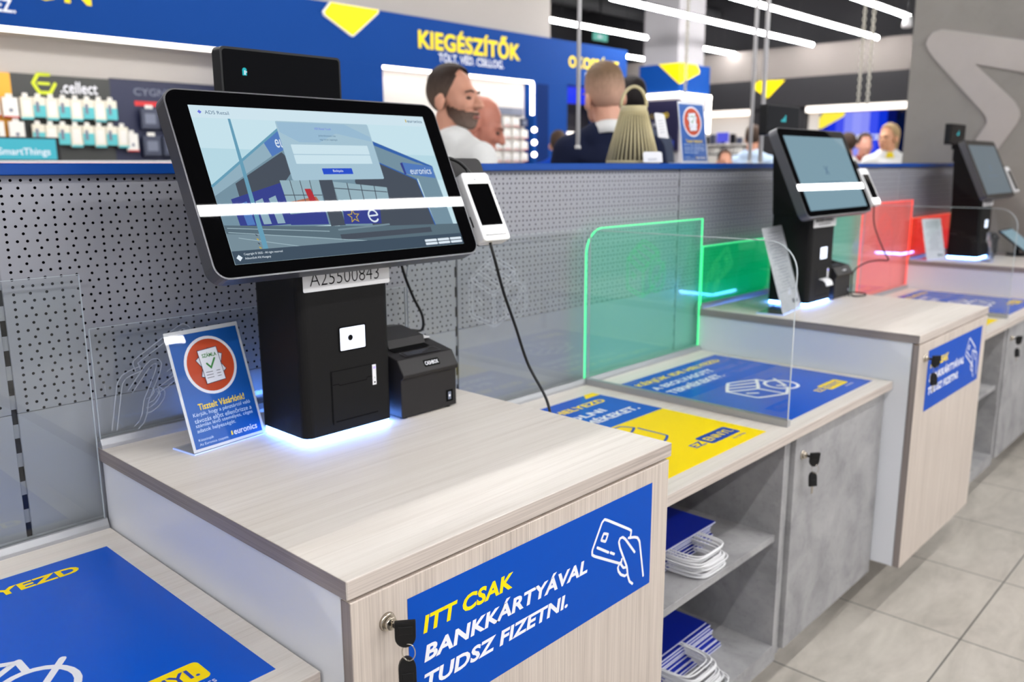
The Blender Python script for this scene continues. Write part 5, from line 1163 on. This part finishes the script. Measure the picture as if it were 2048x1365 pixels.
    # ---- clothes
    bm = NB(); e = 0.020 if jacket else 0.012; trunk(bm, e); cap(bm, T((-0.045, -0.022, 1.455)), T((0.045, -0.022, 1.455)), 0.076 * S, 0.076 * S); arms(bm, e, False)
    bmn = remeshed(bm, max(v, 0.009), 4); obj('jacket' if jacket else 'shirt', bmn, top, root, smooth=True)
    bm = NB(); legsf(bm, 0.014); ell(bm, T((0, 0, 0.94)), (0.172 * S, 0.128 * S, 0.10 * S), RT); obj('trousers', remeshed(bm, 0.012, 3), legs, root, smooth=True)
    for k in (-1, 1):
        bm = NB(); cap(bm, T((k * 0.10, -0.035, 0.046)), T((k * 0.113, 0.14, 0.038)), 0.046 * S, 0.038 * S); obj('shoe', bm, BLK, root, smooth=True)
    if collar is not None:
        bm = NB(); lv = ((0.084, 1.462), (0.077, 1.490), (0.0685, 1.512), (0.064, 1.511), (0.066, 1.488), (0.072, 1.462)); rows = []
        for rr_, zz_ in lv:
            rows.append([bm.verts.new(T((rr_ * cos(2 * pi * q / 28), -0.022 + rr_ * 1.03 * sin(2 * pi * q / 28), zz_ - 0.020 * sin(2 * pi * q / 28)))) for q in range(28)])
        for a_ in range(len(rows)):
            for q in range(28): bm.faces.new((rows[a_][q], rows[a_][(q + 1) % 28], rows[(a_ + 1) % len(rows)][(q + 1) % 28], rows[(a_ + 1) % len(rows)][q]))
        obj('collar', bm, collar, root, smooth=True)
    # ---- hair
    if hair is not None:
        def cover(r, c, keep, m, name, th=0.004):
            t_ = bmesh.new(); bmesh.ops.create_icosphere(t_, subdivisions=4, radius=1)
            for vv in t_.verts: vv.co = Vector((vv.co.x * r[0] + c[0], vv.co.y * r[1] + c[1], vv.co.z * r[2] + c[2]))
            bmesh.ops.delete(t_, geom=[vv for vv in t_.verts if not keep(vv.co)], context='VERTS')
            bmesh.ops.solidify(t_, geom=list(t_.faces), thickness=th)
            for vv in t_.verts: vv.co = Hd(vv.co)
            obj(name, t_, m, root, smooth=True)
        if bald:
            cover((0.0785, 0.0990, 0.0920), (0, -0.012, 1.662), lambda p: p.z < 1.665 - 0.1 * p.y and p.y < 0.02 and p.z > 1.585 + 0.25 * max(p.y, -0.1), hair[0], 'hair', 0.002)
        else:
            th = hair[1]; rec = hair[2]
            def keep(p):
                side = p.z > 1.578 - 0.10 * p.y + 0.5 * max(0, p.y) and p.y < 0.050 - max(0, 1.690 - p.z) * 0.50
                topk = p.z > 1.698 + 0.45 * max(0, p.y) and p.y < 0.074 - rec + (0.6 * rec if abs(p.x) < 0.022 else 0) - 0.25 * abs(p.x)
                return side or topk
            t_ = bmesh.new(); bmesh.ops.create_icosphere(t_, subdivisions=5, radius=1)
            for vv in t_.verts:
                u = vv.co.copy(); gz = max(0.0, min(1.0, (u.z - 0.15) / 0.6)); g = 0.0022 + th * gz * gz * (3 - 2 * gz); lump = 1 + 0.10 * sin(u.x * 23 + u.y * 11) * gz
                vv.co = Vector((u.x * (0.0765 + g * 0.55), u.y * (0.0975 + g * 0.6) - 0.012, u.z * (0.0905 + g * lump) + 1.662))
            bmesh.ops.delete(t_, geom=[vv for vv in t_.verts if not keep(vv.co)], context='VERTS')
            bmesh.ops.solidify(t_, geom=list(t_.faces), thickness=0.0025)
            for vv in t_.verts: vv.co = Hd(vv.co)
            obj('hair', t_, hair[0], root, smooth=True)
        if longhair:
            t_ = NB(); ell(t_, (0, 0, 0), (0.082, 0.100, 0.098)); t2 = NB(); ell(t2, Hd((0, -0.048, 1.668)), (0.083 * S, 0.078 * S, 0.094 * S), RH); cap(t2, Hd((0, -0.085, 1.65)), Hd((0, -0.095, 1.54)), 0.062 * S, 0.045 * S); t_.free(); obj('hair', remeshed(t2, 0.008, 3), hair[0], root, smooth=True)
    if detail:
        for k in (-1, 1):
            bm = NB(); ell(bm, Hd((k * 0.031, 0.0905, 1.627)), (0.0130 * S, 0.0105 * S, 0.0075 * S), RH); obj('eye', bm, mat('eye_socket_shade', (92, 66, 54), 0.35), root, smooth=True)  # whole eye dark brown: shade of the eye socket painted in
            bm = NB(); tube(bm, [Hd((k * 0.014, 0.1035, 1.648)), Hd((k * 0.032, 0.1030, 1.653)), Hd((k * 0.052, 0.088, 1.647))], 0.0030 * S, 6); obj('eyebrow', bm, (hair[0] if hair else mat('brow_fair', (150, 100, 80), 0.7)), root)
        bm = NB(); ell(bm, Hd((0, 0.1075, 1.5565)), (0.023 * S, 0.006 * S, (0.009 if smile else 0.0055) * S), RH); obj('mouth', bm, mat('lips_smile', (226, 196, 186), 0.5) if smile else mat('lips', (150, 86, 78), 0.5), root, smooth=True)
    if beard is not None:
        t_ = bmesh.new()
        for c, r in (((0, 0.040, 1.590), (0.0680, 0.063, 0.066)), ((0, 0.054, 1.562), (0.0560, 0.0545, 0.0515)), ((0, 0.078, 1.533), (0.028, 0.024, 0.022)), ((0, 0.096, 1.573), (0.030, 0.018, 0.008))): ell(t_, Hd(c), tuple(x * S for x in r), RH)
        r_ = remeshed(t_, 0.006, 2); inv = RH.transposed()
        org = RT @ nk * S + Vector((base.x, base.y, base.z))
        def back(p): return inv @ ((p - org) / S) + neckp
        dele = []
        for vv in r_.verts:
            q = back(vv.co)
            if q.z > 1.583 + 0.35 * max(0, 0.075 - q.y) or q.y < -0.008 or (q.y > 0.085 and q.z > 1.578): dele.append(vv)
        bmesh.ops.delete(r_, geom=dele, context='VERTS'); obj('beard', r_, beard, root, smooth=True)
    return root
HB = hair_material('hair_dark_brown', (96, 80, 70), (50, 38, 32)); HBP = hair_material('hair_brown', (62, 48, 40), (70, 54, 44)); HG = hair_material('beard_grizzled', (118, 100, 90), (84, 62, 52))
HL = hair_material('hair_ash_blond', (198, 158, 136), (124, 100, 78)); HK = hair_material('hair_black', (30, 26, 26), (36, 30, 30)); HBD = hair_material('hair_blond', (160, 134, 98), (178, 152, 112))
SHW = mat('cloth_white', (226, 226, 224), 0.85, spec=0.15); SUITN = mat('cloth_navy', (24, 30, 54), 0.85, spec=0.15); SUITG = mat('cloth_blue_grey', (78, 86, 104), 0.85, spec=0.15); TRD = mat('cloth_dark', (40, 42, 50), 0.85, spec=0.15)
CB = mat('cloth_royal_blue', (18, 72, 190), 0.85, spec=0.15); CLB = mat('cloth_pale_blue', (184, 204, 226), 0.85, spec=0.15); CY = mat('cloth_yellow', (244, 220, 40), 0.8, spec=0.15); CR = mat('cloth_brown_red', (130, 66, 60), 0.85, spec=0.15)
person((1.813, 0.934, 1.749), (0.26, -0.965), 'bearded man in a white shirt turned to the right behind the nearest monitor', (206, 150, 126), (HB, 0.007, 0.034), SHW, TRD, 1.02, torso=(0.86, -0.10), detail=1, beard=HG, shoulder=1.04)
person((2.245, 1.215, 1.668), (0.62, -0.78), 'bald laughing man in a blue grey jacket bending forward behind the bearded man', (204, 134, 114), None, SUITG, TRD, 1.02, torso=(0.75, -0.5), lean=0.06, nod=0.40, detail=1, jacket=True, collar=CLB, smile=True)
person((2.495, 0.740, 1.784), (0.46, 0.89), 'fair short haired man in a navy suit seen from behind', (212, 160, 136), (HL, 0.012, 0.0), SUITN, SUITN, 1.05, torso=(0.74, 0.67), tilt=-0.12, detail=1, jacket=True, collar=SHW, shoulder=0.93)
person((3.469, 1.293, 1.835), (0.5, 0.86), 'dark haired man seen through the lantern ring, behind the navy suit', (206, 150, 124), (HK, 0.012, 0.0), SUITG, TRD, 1.03, detail=1, jacket=True)
person((5.115, 3.19, 1.665), (0.75, 0.65), 'distant person with dark hair in a royal blue top near the fascia wall', (206, 150, 124), (HBP, 0.012, 0.0), CB, TRD, 0.90, detail=0)
person((7.50, 2.634, 1.752), (0.85, 0.1), 'distant man in a pale blue shirt left of the second kiosk', (206, 150, 124), (HBP, 0.012, 0.0), CLB, TRD, 1.0, detail=0)
person((7.887, 1.467, 1.742), (-0.85, 0.15), 'distant blond woman in a white blouse with a yellow collar by the concrete wall', (214, 158, 124), (HBD, 0.010, 0.0), SHW, TRD, 1.0, torso=(-0.7, -0.5), detail=1, collar=CY, longhair=True)
person((8.95, 2.08, 1.70), (-0.6, -0.5), 'distant person with dark hair half hidden behind the blond woman', (206, 150, 130), (HBP, 0.010, 0.0), CR, TRD, 1.0, detail=0)
person((8.47, 2.10, 1.69), (0.3, 0.8), 'distant brown haired person right behind the second monitor', (190, 130, 100), (HBP, 0.010, 0.0), SHW, TRD, 1.0, detail=0)
person((6.808, 2.559, 1.53), (-0.7, -0.6), 'small distant person, only the brown haired head above the rail', (206, 150, 124), (HBP, 0.010, 0.0), CR, TRD, 0.86, detail=0)
